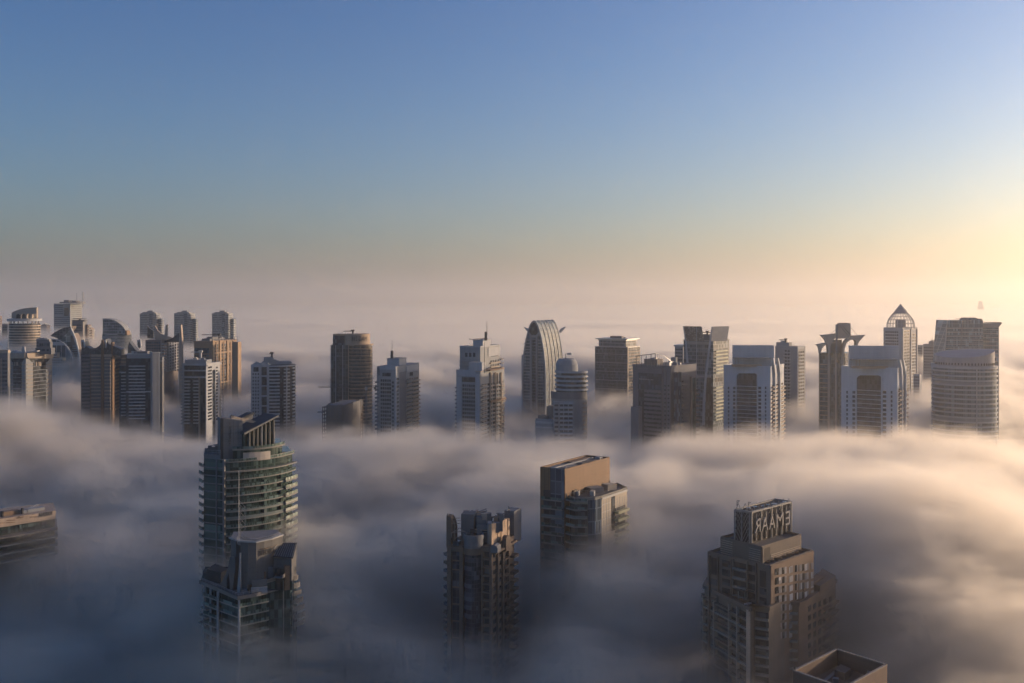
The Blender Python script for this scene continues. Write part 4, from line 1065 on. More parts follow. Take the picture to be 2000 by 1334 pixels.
# --- two slanted roof screens
b = B('office_tower', 'tower with two slanted square roof screens and long white leaning fins on its face', 'tower', 1380, 950, -24)
q = b.box(1335, 1393, 1424); b.body(q, 666, CURTT); b.parapet(q, .6, mat=GREY)
fs = b.face((1330, 951), (1392, 944)); f2 = b.face((1385, 944), (1426, 956))
MESH = glass('screen_mesh', (0.30, 0.24, 0.18), .6, (0.12, 0.11, 0.10), .8, .9, .2)
o = b.mesh('roof_screen', fs.poly(MB(), [(1335, 637), (1370.5, 637.5), (1375, 666), (1340.5, 666)], -.6, 0), MESH)
b.mesh('roof_screen', f2.poly(MB(), [(1391, 638), (1424.3, 637), (1420, 666.5), (1388, 666.5)], -.8, 0), metal('screen_panel', (0.36, 0.35, 0.34), .4, .2))
b.mesh('leaning_fin', fs.poly(MB(), [(1334, 636.6), (1335.6, 636.6), (1341.5, 670), (1347, 733), (1342.5, 733), (1338.5, 672)], 0.004, 1.6), WHITE)
b.mesh('leaning_fin', b.face((1365, 944), (1395, 944)).poly(MB(), [(1389.6, 638), (1391.4, 638), (1386.4, 680), (1379.5, 740), (1376.5, 790), (1376, 830), (1371.5, 830), (1373, 780), (1377, 730), (1385, 668)], 0, 1.8), WHITE)
b.mesh('thin_fin', fs.poly(MB(), [(1360, 638), (1361, 638), (1361, 733), (1360, 733)], 0.008, .8), WHITE)
b.rect(fs, 'canopy_band', GREY, 1344, 1389, 733, 737, -1, 1.2); b.rect(q.F, 'lobby_glass', GL, 1378, 1392, 737, None, 0, .3)
b.rows(q.F, WG, GL, 1345, 1357, 744, 6.9, 13, 3.2, 0, .2, cells=3)
b.rows(q.S, 'balcony', wall('cream_slab', (.55, .55, .42)), 1395.5, 1419, 684, 6.9, 7, 2.6, 0, 1.8); b.rows(q.S, 'balcony', wall('cream_slab', (0, 0, 0)), 1395.5, 1419, 754, 6.9, 10, 2.6, 0, 1.8)
b.rect(q.S, 'recessed_floor', GL, 1396, 1418, 737, 745, 0, .2)
q2 = b.box(1373, 1386, 1389, 966); b.body(q2, 653, DGREY, 'roof_house', q.top); b.crane(1382, 966, 653, 650, 1369, 1388)
b.rect(q.F, 'lattice_panel', GREY, 1343, 1385, 667, 672, 0, .4)

# --- framed portal towers on the right
def portal_tower(b, xl, xc, xr, Y, ytop, yb, xb0, xb1, ydeep, kx, pitch, yrec, ylow, nrib, back):
    q = b.box(xl, xc, xr, Y); b.body(q, ytop, PWHITE)
    P_ = lambda t: xl + (xc - xl) * t
    portal_face(b, q.F, xl, xc, ytop, kx, pitch, ylow, nrib, yrec=yrec)
    b.parapet(q, .7, mat=PWHITE)
    bk = Y + back; fb = b.face((xb0, bk + (xb0 - xl) * .0), (xb1, bk - 4))
    b.mesh('roof_screen_wall', MB().band(fb.sub(xb0, xb1), -3, 0, q.top - .1, Z(yb, bk)), PWHITE)
    b.rows(fb, 'screen_louvre', PWHITE, xb0 + 1, xb1 - 1, yb + 2, 3.2, int((ydeep - yb - 4) / 3.2), .9, 0, .35)
    b.rect(fb, 'screen_cap', GREY, xb0, xb1, ydeep - 2, ydeep, 0, .9)
    b.mesh('roof_house', MB().band(fb.sub(P_(.16), P_(.8)), 1, 6, q.top - .1, q.top + 1.6), TAN)
    for t in (.22, .28): b.mesh('column', MB().band(fb.sub(P_(t), P_(t) + 1), 7, 7.8, q.top - .1, Z(ydeep, bk) + .5), BEIGE)
    b.mesh('roof_canopy', MB().band(fb.sub(xb0 + 2, xc - 4), .95, 8.5, Z(ydeep, bk) + .5, Z(ydeep, bk) + 1.2), GREY)
    b.clutter(q, 5, int(xl), 1.6)
    # side with fins and balconies
    W_ = xr - xc
    for t in (.05, .42):
        x0 = xc + W_ * t
        b.mesh('curved_fin', q.S.poly(MB(), [(x0 + 3.6, None), (x0 + 3.6, ytop + 14), (x0 + 2.2, ytop), (x0 - .8, ytop - 18), (x0 + .4, ytop - 18), (x0 + 4.2, ytop - 2), (x0 + 5, ytop + 14), (x0 + 5, None)], 0, 2.0), PWHITE)
    b.rows(q.S, 'balcony', BEIGE, xc + W_ * .06, xc + W_ * .42, ylow, pitch, nrib, 2.6 * kx, 0, 1.7); b.rows(q.S, 'balcony', BEIGE, xc + W_ * .62, xr - .4, ylow, pitch, nrib, 2.6 * kx, 0, 1.7)
    b.rows(q.S, WG, GL, xc + W_ * .06, xr - .6, ylow - 4 * kx, pitch, nrib, 3.8 * kx, 0, .15, cells=3)
    b.rows(q.F, 'balcony', BEIGE, xl - 1.8, xl + .2, ylow + 1, pitch, nrib, 2.4 * kx, -1.5, -.1)
    return q
b = B('office_tower', 'smaller framed portal tower, grey blue, with one tall glazing between blank shoulders', 'tower', 1472, 840, -17, 'framed portal towers')
portal_tower(b, 1413.5, 1505, 1531, 840, 717, 674, 1431, 1512, 700, 1.0, 7.6, 729, 754, 15, 14)
b = B('office_tower', 'larger framed portal tower, in front of the lattice dome, bright gap under its roof beam', 'tower', 1707, 790, -17, 'framed portal towers')
portal_tower(b, 1643, 1753, 1771, 790, 720.5, 675, 1659, 1756, 703, 1.1, 8.6, 733, 762, 15, 14)

# --- balcony tower behind the portal tower
b = B('residential_tower', 'slim grey tower with pale balcony column and a roof crane, right behind the framed portal', 'tower', 1544, 1050, -26)
q = b.box(1514, 1556.5, 1573); b.body(q, 677, GREY); b.rows(q.F, WG, GL, 1532, 1543, 684, 6.6, 18, 3.4, cells=2); b.rows(q.F, 'floor_band', STEEL, 1530, 1544, 687.5, 6.6, 18, .9, 0, .6)
q2 = b.box(1516, 1541, 1547, 1060); b.body(q2, 669, GREY, 'penthouse', q.top); b.clutter(q2, 5, 10, 1.8)
b.rows(q.S, 'balcony', WHITE, 1558, 1567, 690, 6.6, 17, 2, 0, 1.5); b.rows(q.S, WG, GL, 1559, 1571, 686, 6.6, 17, 3.2, cells=3); b.rect(q.S, 'pier', WHITE, 1556.7, 1558, 678, None, 0, .8); b.rect(q.S, 'parapet', WHITE, 1557, 1570, 676, 681, 0, .5)
b.crane(1535, 1064, 669, 664.5, 1521, 1537)

# --- winged canopy tower
b = B('office_tower', 'slender tower spreading two thin curved wings at the top with a bright pylon between', 'tower', 1640, 950, -14)
q = b.box(1600, 1650, 1664); b.body(q, 690, glass('slate_blue_glass', (.05, .09, .12), .15, (.14, .18, .2), 2, 3.6)); b.rows(q.F, 'floor_band', BEIGE, 1601, 1617, 711, 9, 13, 1.6, 0, .8)
PT = wall('pale_tan_metal', (.45, .39, .32))
for xa, xb in ((1600, 1601.4), (1617.5, 1622), (1631.5, 1635.5), (1644, 1648)): b.rect(q.F, 'pier', PT, xa, xb, 682, None, 0, 1.6)
f = b.face((1595, 950), (1692, 944))
b.mesh('lower_wing', f.poly(MB(), [(1594, 673), (1602, 671.5), (1622, 668), (1632, 668), (1632, 670.5), (1622, 671), (1612, 674), (1606, 680), (1603, 690), (1600.4, 690), (1600, 683), (1598, 677)], -6, 0), PT)
b.mesh('canopy_wing', f.poly(MB(), [(1603, 654.6), (1616, 653.6), (1632, 651.5), (1632, 660), (1628, 663), (1623.5, 670), (1621.5, 680), (1621.5, 690), (1617.5, 690), (1616.5, 676), (1613, 666), (1608, 659)], -9, 1), PT)
b.mesh('canopy_wing', f.poly(MB(), [(1662, 656), (1674, 655.4), (1690, 654.4), (1684, 660), (1677, 668), (1674, 678), (1671.5, 678), (1672, 668), (1668, 663), (1660, 664), (1653, 670), (1649.5, 680), (1649, 692), (1645, 692), (1646, 678), (1650, 667), (1655, 661)], -9, 1), PT)
b.mesh('pylon', f.poly(MB(), [(1635, 662), (1635, 636), (1637, 632), (1641, 630.5), (1656, 630.5), (1661, 632), (1662, 636), (1662, 658), (1656, 661)], -5, -1), wall('pylon_panel', (.5, .42, .34)))
b.rect(f, 'pylon_fin', GREY, 1632, 1635.5, 634, 690, -.8, 1.4)
mb = MB()
for a, c in (((1618, 655), (1634, 642)), ((1625, 655), (1634, 648)), ((1662, 640), (1676, 656)), ((1650, 642), (1662, 656)), ((1640, 636), (1660, 660)), ((1645, 636), (1662, 654))):
    mb.tube(f.pt(a[0], a[1], .5), f.pt(c[0], c[1], .5), .16, 4)
b.mesh('stay_cable', mb, DARK)
b.mesh('roof_house', MB().band(f.sub(1622, 1648), -12, -9.1, Z(692, 950), Z(664, 950)), GREY)
b.mast(1635, 955, 629, 640, .15, 'mast'); b.mast(1661, 950, 628, 640, .15, 'mast')

# --- lattice dome tower
b = B('hotel_tower', 'white gridded tower topped by a pointed open lattice dome', 'tower', 1759, 1150, -22)
q = b.box(1726, 1762, 1791.5); b.body(q, 641.5, WHITE); b.parapet(q, .8)
b.rows(q.F, WG, CURTD, 1729, 1755, 647, 5.9, 20, 3.3, cells=7); b.rows(q.S, WG, CURTD, 1764, 1777, 645, 5.9, 20, 4.4, cells=4, gap=.2); b.rows(q.S, WG, GL, 1780, 1789, 652, 5.9, 19, 3.4, cells=3)
for x in (1762.3, 1778, 1789.8): b.rect(q.S, 'pier', WHITE, x, x + 1.5, 642, None, 0, .8)
b.rect(q.F, 'pier', WHITE, 1757, 1761, 660, None, 0, .6); b.rect(q.F, 'pier', WHITE, 1726, 1727.4, 642, None, 0, .6)
cxp, cyp = sum(p[0] for p in q.pts) / 4, sum(p[1] for p in q.pts) / 4
Yc = 1150 + 16; k = Yc / F
prf = [(26, 641), (25.4, 632), (23.4, 625), (19, 618.5), (14, 612.5), (8.6, 605), (3.8, 599), (0.4, 594)]
mb = MB(); n = 22
for i in range(n):
    a = 2 * math.pi * i / n
    for (r1, y1), (r2, y2) in zip(prf, prf[1:]):
        mb.tube((cxp + r1 * k * math.cos(a), cyp + r1 * k * math.sin(a), Z(y1, Yc)), (cxp + r2 * k * math.cos(a), cyp + r2 * k * math.sin(a), Z(y2, Yc)), .34, 4)
for r1, y1 in prf[1:6]:
    for i in range(n):
        a, a2 = 2 * math.pi * i / n, 2 * math.pi * (i + 1) / n
        mb.tube((cxp + r1 * k * math.cos(a), cyp + r1 * k * math.sin(a), Z(y1, Yc)), (cxp + r1 * k * math.cos(a2), cyp + r1 * k * math.sin(a2), Z(y1, Yc)), .22, 3)
b.mesh('dome_lattice', mb, WHITE)
mb = MB()
for (r1, y1), (r2, y2) in zip(prf[4:], prf[5:]):
    kk = len(mb.v); m_ = 16
    mb.v += [(cxp + r1 * .97 * k * math.cos(R(22.5 * i)), cyp + r1 * .97 * k * math.sin(R(22.5 * i)), Z(y1, Yc)) for i in range(m_)] + [(cxp + r2 * .97 * k * math.cos(R(22.5 * i)), cyp + r2 * .97 * k * math.sin(R(22.5 * i)), Z(y2, Yc)) for i in range(m_)]
    if r1 < 15: mb.f += [(kk + i, kk + (i + 1) % m_, kk + m_ + (i + 1) % m_, kk + m_ + i) for i in range(m_)]
b.mesh('dome_tip', mb, GREY)
b.mesh('dome_core', MB().prism(circle((cxp, cyp), 10.5 * k, 0, 360, 8), q.top, Z(624, Yc)), GREY)
q2 = b.box(1784, 1796, 1800, 1140); b.body(q2, 731, WHITE, 'lower_wing'); b.rows(q2.F, WG, GL, 1785, 1795, 735, 5.9, 8, 3.2, cells=3)

# --- hazy blocks between dome and round tower
b = B('residential_tower', 'hazy flat block just right of the lattice dome tower', 'tower', 1797, 1350, -20)
q = b.box(1788, 1802, 1806); b.body(q, 675, GREY); b.rows(q.F, WG, GL, 1792, 1801, 679, 5, 14, 2.6, cells=3); b.parapet(q, .4)
b = B('residential_tower', 'hazy stepped block with a thin dark roof mast, left of the round tower', 'tower', 1825, 1250, -20)
q = b.box(1803, 1840, 1852); b.body(q, 673, GREY); b.rows(q.F, WG, GL, 1804, 1838, 678, 5.6, 16, 2.8, cells=9)
q2 = b.box(1814, 1838, 1848, 1256); b.body(q2, 667, GREY, 'penthouse', q.top); b.clutter(q2, 5, 3, 1.6); b.mast(1820.5, 1240, 657, 690, .5)

# --- slanted glass tower behind
b = B('office_tower', 'blue glass tower with a leaning left edge and pointed canopy, behind the round tower', 'tower', 1898, 1000, -12)
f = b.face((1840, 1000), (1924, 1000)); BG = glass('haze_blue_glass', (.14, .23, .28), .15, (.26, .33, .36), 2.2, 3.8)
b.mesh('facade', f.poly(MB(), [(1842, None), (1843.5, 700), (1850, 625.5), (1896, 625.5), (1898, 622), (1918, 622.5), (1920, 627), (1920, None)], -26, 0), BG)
b.mesh('edge_fin', f.poly(MB(), [(1841.6, None), (1843, 700), (1849.4, 625), (1850.6, 625), (1844.6, 700), (1843.2, None)], 0.003, .8), STEEL)
b.mesh('face_joint', f.poly(MB(), [(1879.5, 626), (1880.5, 626), (1876, 690), (1875, 690)], 0.003, .7), GREY)
b.rows(f, 'floor_band', STEEL, 1848, 1919.5, 641, 7.7, 22, 1.2, 0, .6)
g_ = b.face((1919, 1006), (1951, 1000)); 
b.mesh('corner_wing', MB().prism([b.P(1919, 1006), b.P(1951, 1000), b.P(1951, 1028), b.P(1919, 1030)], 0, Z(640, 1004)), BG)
b.rows(g_, 'floor_band', STEEL, 1920, 1950.5, 643, 7.7, 22, 1.0, 0, .5)
b.mesh('canopy', g_.poly(MB(), [(1920, 640), (1920, 631.5), (1958, 630.5), (1951, 638.5), (1950, 640)], -14, .8), GREY)
b.mesh('roof_rail', MB().band(g_.sub(1921, 1956), -1, -.5, Z(630.4, 1003), Z(629, 1003)), DGREY); b.mesh('roof_house', MB().band(f.sub(1893, 1913), -18, -6, Z(626, 1000), Z(620.5, 1000)), GREY)
mb = MB(); mb.tube(f.pt(1873, 622.6, -8), f.pt(1900, 624, -8), .3, 4); b.mesh('roof_crane', mb, DGREY)

# --- round banded tower, slanted crown
b = B('residential_tower', 'broad round tower with many ribbon floors and a crown cut at a slant', 'tower', 1881, 820, -4)
k = 850 / F; c = b.P(1884, 850); r = 57 * k; full = circle(c, r, 0, 360, 48, r * .8); frn = circle(c, r, 180, 360, 36, r * .8)
RB = wall('blue_white_render', (.36, .39, .41)); b.mesh('facade', MB().prism(full, 0, Z(723, 820)), CURTT if False else glass('ribbon_glass', (.08, .14, .17), .18, (.20, .24, .26), 1.6, 30, .12))
o = b.mesh('balcony', MB().band(frn, 0, .9, Z(729.5, 820), Z(726.3, 820)), RB); b.rep(o, 16, 9.1 * 820 / F)
b.mesh('cornice', MB().prism(circle(c, r + .8, 0, 360, 48, r * .8 + .8), Z(723, 820) + .002, Z(717.5, 820)), RB)
nn = 48; rc = r * .93; cr = circle(c, rc, 0, 360, nn, rc * .8); zt = []
for i in range(nn):
    a = R(360 * i / nn); zt.append(Z(691, 840) + 3.4 * math.sin(a - R(-20)) * .9 + (3.0 if math.cos(a) > .5 else 0) * max(0, math.cos(a) - .5))
b.mesh('crown', MB().prism(cr, Z(717.5, 820), zt), wall('crown_metal', (.30, .30, .31)))
for i in range(26):
    a = 190 + i * 6.4; p = circle(c, rc + .1, a, a + 2.6, 1, (rc + .1) * .8); b.mesh('vent', MB().band(p, 0, .25, Z(715.5, 822), Z(711, 822)), GL)
b.mesh('vertical_joint', MB().band(circle(c, r, 293, 295, 1, r * .8), .9, 1.6, 0, Z(723, 820)), RB)
b.mesh('shoulder', MB().prism(circle(b.P(1836, 862), 15.5 * k, 0, 360, 20), 0, Z(709, 862)), glass('ribbon_glass', (0, 0, 0)))
o = b.mesh('balcony', MB().band(circle(b.P(1836, 862), 15.5 * k, 150, 300, 10), 0, .5, Z(729, 858), Z(726, 858)), RB); b.rep(o, 14, 9.1 * 820 / F)
b.mesh('shoulder_wall', MB().band(circle(b.P(1836, 862), 15.5 * k, 150, 300, 10), 0, .6, Z(721, 858), Z(708.5, 858)), RB)

# --- ghost towers far off
b = B('skyscraper', 'extremely faint slender supertall tower dissolving in the bright haze near the sun', 'tower', 1917, 9000, 10)
GH = wall('haze_paled_cladding', (.75, .72, .68)); q = b.box(1909, 1922, 1925); b.body(q, 598, GH); q2 = b.box(1911, 1919, 1922, 9005); b.body(q2, 588, GH, 'upper_tier', q.top); b.rows(q.F, 'floor_band', GREY, 1909.5, 1921.5, 600, 2.4, 5, .8, 0, 2)  # cladding colour paled to stand for haze over this tower
b = B('office_building', 'tiny faint far block sticking out of the fog on the horizon', 'building', 1512, 8500, 10)
q = b.box(1506.5, 1516, 1518); b.body(q, 624.5, GREY); b.rows(q.F, WG, GL, 1507, 1515.5, 625.5, 3, 3, 1.4, 0, 1, cells=5); b.parapet(q, 1)
# ================================================================== foreground towers
def quad(b, *p):
    q = Box(); W = [((a - 1000) * y / F, y) for a, y in p]
    q.pts = [b.loc(*w_) for w_ in W]; q.F = Face(b, W[:2]); q.S = Face(b, W[1:3]); q.K = Face(b, W[2:4]) if len(W) > 3 else None; q.Y = p[1][1]; q.L = Face(b, [W[-1], W[0]])
    return q
def poly_parapet(b, pts, z, h, t=.4, mat=None, name='parapet', closed=True):
    n = len(pts)
    for i in range(n if closed else n - 1):
        a, c = Vector(pts[i]), Vector(pts[(i + 1) % n]); d = (c - a).normalized() * t
        b.mesh(name, MB().band([tuple(a + d * .02), tuple(c - d)], -t, 0, z, z + h), mat or GREY)
def railing(b, pl, z, h=1.1, v=-.1, mat=None, name='railing', step=2.0):
    mb = MB(); mb.band(pl, v - .05, v + .05, z + h - .08, z + h)
    mb.band(pl, v - .03, v + .03, z + h * .5, z + h * .5 + .05)
    for i in range(len(pl) - 1):
        a, c = Vector(pl[i]), Vector(pl[i + 1]); n = max(1, int((c - a).length / step))
        for j in range(n + 1):
            p = a + (c - a) * j / n; mb.tube((p.x, p.y, z), (p.x, p.y, z + h - .08), .05, 4)
    return b.mesh(name, mb, mat or STEEL)
def panes(b, pl, z, h=1.1, v=0, mat=None, name='glass_balustrade'):
    return b.mesh(name, MB().band(pl, v - .06, v, z, z + h), mat or BAL)
BAL = glass('balustrade_glass', (.06, .11, .10), .08, (.16, .19, .18), 1.5, 50, .15)
BAL2 = glass('sunlit_balustrade_tint', (.28, .34, .27), .2, (.4, .42, .36), 1.5, 50, .2)  # lighter copy of the balustrade glass, sun painted into the tint
SLAB = wall('pale_slab', (.20, .20, .18)); SIGNW = wall('sign_wall_panels', (.16, .165, .17))

# ------------------------------------------------------------------ tall curved green tower
b = B('residential_tower', 'dark green curved tower with sweeping balconies, vertical sign and slanted finned glass roof', 'tower', 485, 470, 0)
pa = arc((441, 455), (571, 484), 5.5, 16); fa = b.face(*pa); fl = b.face((398, 460), (441, 455))
zt = Z(903, 456)
plan = [b.P(398, 460)] + [b.P(*p) for p in pa] + [b.P(562, 508), b.P(400, 496)]
b.mesh('facade', MB().prism(plan, 0, zt), CURTG)
al = fa.sub(441.2, 570.8); fh = 15.55 * 456 / F
z0 = Z(919.5, 456)
for i in range(16):
    b.mesh('balcony', MB().band(al, 0, 1.9 if i else 2.4, z0 - fh * i - .55, z0 - fh * i), SLAB)
    if i: panes(b, al, z0 - fh * i, 1.15, 1.8)
for i in range(2, 16):
    mb = MB().band(fa.sub(549, 570.5), 1.2, 2.9, z0 - fh * i - .8, z0 - fh * i + .02 - .003); b.mesh('side_balcony', mb, SLAB)
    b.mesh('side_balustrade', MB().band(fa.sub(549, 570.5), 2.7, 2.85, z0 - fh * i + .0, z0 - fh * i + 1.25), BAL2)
b.rect(fa, 'glass_column', BAL, 514, 519, 936, None, .0, .9); b.rect(fa, 'corner_column', GLG, 545, 549, 925, None, 0, 1.2)
b.rect(fl, 'bay_panel', GLG, 401, 438, 897, None, 0, .5); b.rect(fl, 'pier', DGREY, 424, 426, 897, None, .5, 1.0); b.rect(fl, 'pier', DGREY, 438, 441, 897, None, 0, 1.2)
b.rows(fl, 'floor_band', DGREY, 401, 438, 912, 15.5, 15, 2.2, .5, .62)
fe = b.face((388, 466), (399, 459))
for i in range(15):
    zz = Z(908 + 15.4 * i, 462); b.mesh('corner_balcony', MB().band(fe.sub(391.5, 398), -2.0, .8, zz - .5, zz), SLAB); panes(b, fe.sub(391.5, 398), zz, 1.2, .8)
# upper tiers
pb = arc((455, 459), (551, 477), 5, 12); fb = b.face(*pb); bl = fb.sub(455.2, 550.8)
z2 = Z(880, 458)
b.mesh('upper_tier', MB().prism([b.P(*p) for p in pb] + [b.P(545, 500), b.P(455, 492)], zt - .1, z2), CURTG)
b.mesh('cornice', MB().band(bl, -.6, 1.4, z2 + .003, z2 + .7), SLAB); panes(b, bl, z2 + .7, 1.1, 1.3)
zb = Z(903.5, 457); b.mesh('curved_panel', MB().band(fb.sub(475, 524), .05, 1.5, zt + .003, Z(886, 457)), wall('cream_panel', (.42, .38, .33)))
pt_ = arc((452, 457), (568, 482), 5.5, 14); ft = b.face(*pt_); tl = ft.sub(452.2, 567.8)
b.mesh('terrace_slab', MB().band(al, -4, 1.2, zt + .002, zt + .5), SLAB); railing(b, al, zt + .5, 1.1, 1.0); panes(b, al, zt + .55, 1.0, 1.14)
bp = b.face((557, 482), (567, 485)); b.mesh('corner_box', MB().band(bp.sub(549, 562), -5, 0, zt + .5, Z(889, 482)), SLAB)
# left terrace
z3 = Z(884, 459)
b.mesh('terrace_wall', MB().prism([b.P(398, 461), b.P(431, 458), b.P(431, 474), b.P(400, 478)], zt - .1, z3 - 1), DGREY)
railing(b, [b.P(397.5, 460), b.P(431, 457.5)], z3 - 1, 2.2, 0); b.mesh('terrace_canopy', MB().band([b.P(415, 462), b.P(431, 460)], -4, .6, Z(871, 460), Z(870, 460)), SLAB)
for i, (x, h) in enumerate(((404, 2), (410, 3.2), (417, 2.6), (424, 3.6))):
    p = b.P(x, 466); b.mesh('roof_unit', MB().box(p[0] - .9, p[0] + .9, p[1] - 1, p[1] + 1, z3 - 1, z3 - 1 + h), DGREY)
# sign wall
fs = b.face((430, 458.5), (474, 463))
b.mesh('sign_wall', fs.poly(MB(), [(430, 897), (430, 816.5), (448, 818), (474, 821.5), (474, 897)], -7, 0), SIGNW)
b.mesh('dark_edge', fs.poly(MB(), [(430.3, 897), (430.3, 817), (436, 817.5), (436, 897)], 0.002, .3), DARK)
b.text('T\nR\nI\nD\nE\nN\nT', fs, 446.5, 450.5, 848, 44, DARK, .05)
b.mesh('door_recess', fs.rect(MB(), 447, 473, 872, 895, 0, .15), DGREY)
mb = MB()
for x in (456, 465): mb.band(fs.sub(x, x + .3), 0, .06, Z(870, 460), Z(822, 460))
for y in (834, 846, 858): mb.band(fs.sub(436.5, 473.5), 0, .05, Z(y + .3, 460), Z(y, 460))
b.mesh('panel_joint', mb, DARK)
# slanted fin block
ff_ = b.face((474, 462), (536, 474))
b.mesh('fin_glass', ff_.poly(MB(), [(475, 893), (475, 846), (535.5, 815), (535.5, 872), (535.5, 884)], -8, 0), glass('fin_green_glass', (.015, .05, .045), .1, (.03, .05, .05), 1.2, 30, .05))
for i in range(7):
    x = 484 + i * 7.9; yt = 846 - (x - 475) * .512
    b.mesh('fin', ff_.poly(MB(), [(x, 880), (x, yt + 3), (x + 1.7, yt + 2.2), (x + 1.7, 880)], 0.003, 1.5), SLAB if i != 3 else GREY)
b.mesh('slanted_roof', ff_.poly(MB(), [(472, 847.5), (538.5, 812), (538.5, 809.8), (472, 843.5)], -10, 2.2), wall('roof_membrane', (.05, .055, .06)))
b.mesh('roof_edge', ff_.poly(MB(), [(472, 848.5), (538.8, 812.6), (538.8, 809.5), (472, 844.6)], 2.2, 2.6), SLAB)
b.mesh('ledge', ff_.poly(MB(), [(482, 879), (542, 871), (546, 871.3), (546, 872.3), (482, 881)], .5, 2.8), SLAB)
fr2 = b.face((462, 476), (504, 484)); b.mesh('rear_roof', fr2.poly(MB(), [(463, 821), (492, 806.5), (499, 806), (496, 809), (468, 823)], -5, 0), wall('roof_membrane', (0, 0, 0)))
b.mesh('rear_wall', fr2.poly(MB(), [(464, 840), (464, 823), (492, 809), (496, 810), (496, 840)], -4, -1), DGREY)
b.mesh('cross_beam', MB().tube((*b.P(451, 464), Z(814, 464)), (*b.P(500, 472), Z(825.5, 472)), .9, 4), BEIGE)
mb = MB()
for x in (452, 455): mb.tube((*b.P(x, 464), Z(816, 464)), (*b.P(x, 464), Z(810, 464)), .2, 4)
b.mesh('beam_bracket', mb, DARK)
# lattice antenna with a slanted head
b.lattice(432.5, 461, 772, 817, 1.5, 'antenna', .1); b.mast(430.4, 461, 742, 817, .13, 'antenna_pole'); 
mb = MB(); mb.tube((*b.P(431, 461), Z(756, 461)), (*b.P(434.5, 461), Z(772, 461)), .1, 4); b.mesh('antenna_brace', mb, LATT)

# ------------------------------------------------------------------ front tower with white sign wall
b = B('hotel_tower', 'tower with a curved pale sign wall and flared buttress, in front of the green tower', 'tower', 495, 385, 0)
pw = [(470, 386), (484, 385), (500, 386), (516, 388.5), (532, 392), (552, 398)]
fw2 = b.face(*pw)
wl = fw2.sub(470.1, 551.9)
zt = Z(1058.5, 386)
b.mesh('sign_wall', MB().band(wl, -4, 0, Z(1150, 386), zt), wall('pale_panel_wall', (.12, .118, .115)))
wl0 = b.face((450.5, 391), (461, 388)).sub(450.6, 460.9); b.mesh('sign_wall', MB().band(wl0, -6, 0, Z(1150, 388), zt), wall('pale_panel_wall', (0, 0, 0)))
b.mesh('slot_wall', MB().band(b.face((461, 390), (470, 389)).sub(461, 470), -4, 0, Z(1165, 388), zt - .8), DARK)
fbt = b.face((420, 392), (462, 386.5))
b.mesh('buttress', fbt.poly(MB(), [(424, 1166), (425, 1148), (434, 1136), (442, 1121), (447, 1106), (450.5, 1088), (461, 1088), (461, 1110), (456, 1150), (456, 1166), (450, 1166), (450, 1137), (447.5, 1118), (444, 1132), (444, 1166)], -1.4, .4), wall('pale_panel_wall', (0, 0, 0)))
fbt2 = b.face((455, 384), (475, 384)); b.mesh('buttress', fbt2.poly(MB(), [(462, 1165), (464.5, 1140), (466.5, 1110), (468, 1080), (470, 1080), (470, 1165)], -1, .4), GREY)
b.mesh('roof_rim', MB().band(b.face((448, 392), (470, 386), (500, 384.6), (530, 390), (553, 397)).sub(448.5, 552.6), -1.5, .5, zt + .003, zt + .5), STEEL)
b.mesh('roof_deck', MB().prism([b.P(451, 391), b.P(470, 386.5), b.P(552, 398.5), b.P(540, 408), b.P(456, 404)], zt - 1.5, zt - .2), DGREY)
for x, Y, yy in ((452, 391, 1046), (464, 387, 1047), (525, 392, 1048), (552, 398, 1048)): b.mast(x, Y, yy, 1058, .1, 'lamp_post', STEEL)
b.text('TRIDENT', fw2, 504.5, 535.5, 1077.5, 9.5, DARK, .1)
b.text('\ufe96\ufee7\ufeaa\ufef3\ufe8d\ufeae\ufe97', fw2, 509, 541, 1069, 3.4, BROWN, .1)
b.mast(466.5, 389, 920, 1056, .16, 'antenna_pole', STEEL); b.lattice(474, 391, 990, 1056, 1.9, 'antenna', .09)
mb = MB(); A_ = b.P(467, 390); B_ = b.P(478.5, 390)
mb.tube((*A_, Z(977, 390)), (*B_, Z(990, 390)), .09, 4); mb.tube((*A_, Z(984, 390)), (*B_, Z(997, 390)), .06, 4)
for i in range(8): mb.tube((*A_, Z(982 + i * 9, 390)), (*b.P(470, 390), Z(990 + i * 8, 390)), .05, 3)
b.mesh('antenna_brace', mb, LATT)
# right roof block
qr = quad(b, (534, 391), (569.5, 389), (579, 396), (545, 399)); zr = Z(1091, 390)
b.mesh('stair_block', MB().prism(qr.pts, Z(1134, 390), zr), wall('pale_panel_wall', (0, 0, 0)))
b.mesh('lit_wall_gable', MB().prism([qr.pts[1], qr.pts[2], (qr.pts[2][0] - .4, qr.pts[2][1]), (qr.pts[1][0] - .4, qr.pts[1][1])], zr, [zr + .01, zr + 3.4, zr + 3.4, zr + .01]), wall('pale_panel_wall', (0, 0, 0)))
L1 = (*b.P(533, 390), Z(1088, 390)); L2 = (*b.P(572.5, 387.5), Z(1091, 387.5)); U2 = (*b.P(580.5, 398), Z(1061.5, 398)); U1 = (*b.P(547, 400), Z(1062, 400))
b.mesh('pitched_roof', MB().quadslab([L1, L2, U2, U1], .4), wall('roof_membrane', (0, 0, 0)))
mb = MB()
for i in range(9):
    t = (i + .5) / 9; a = Vector(L1).lerp(Vector(L2), t); c = Vector(U1).lerp(Vector(U2), t); mb.tube(a + Vector((0, 0, .55)), c + Vector((0, 0, .55)), .09, 4)
b.mesh('roof_seam', mb, GREY)
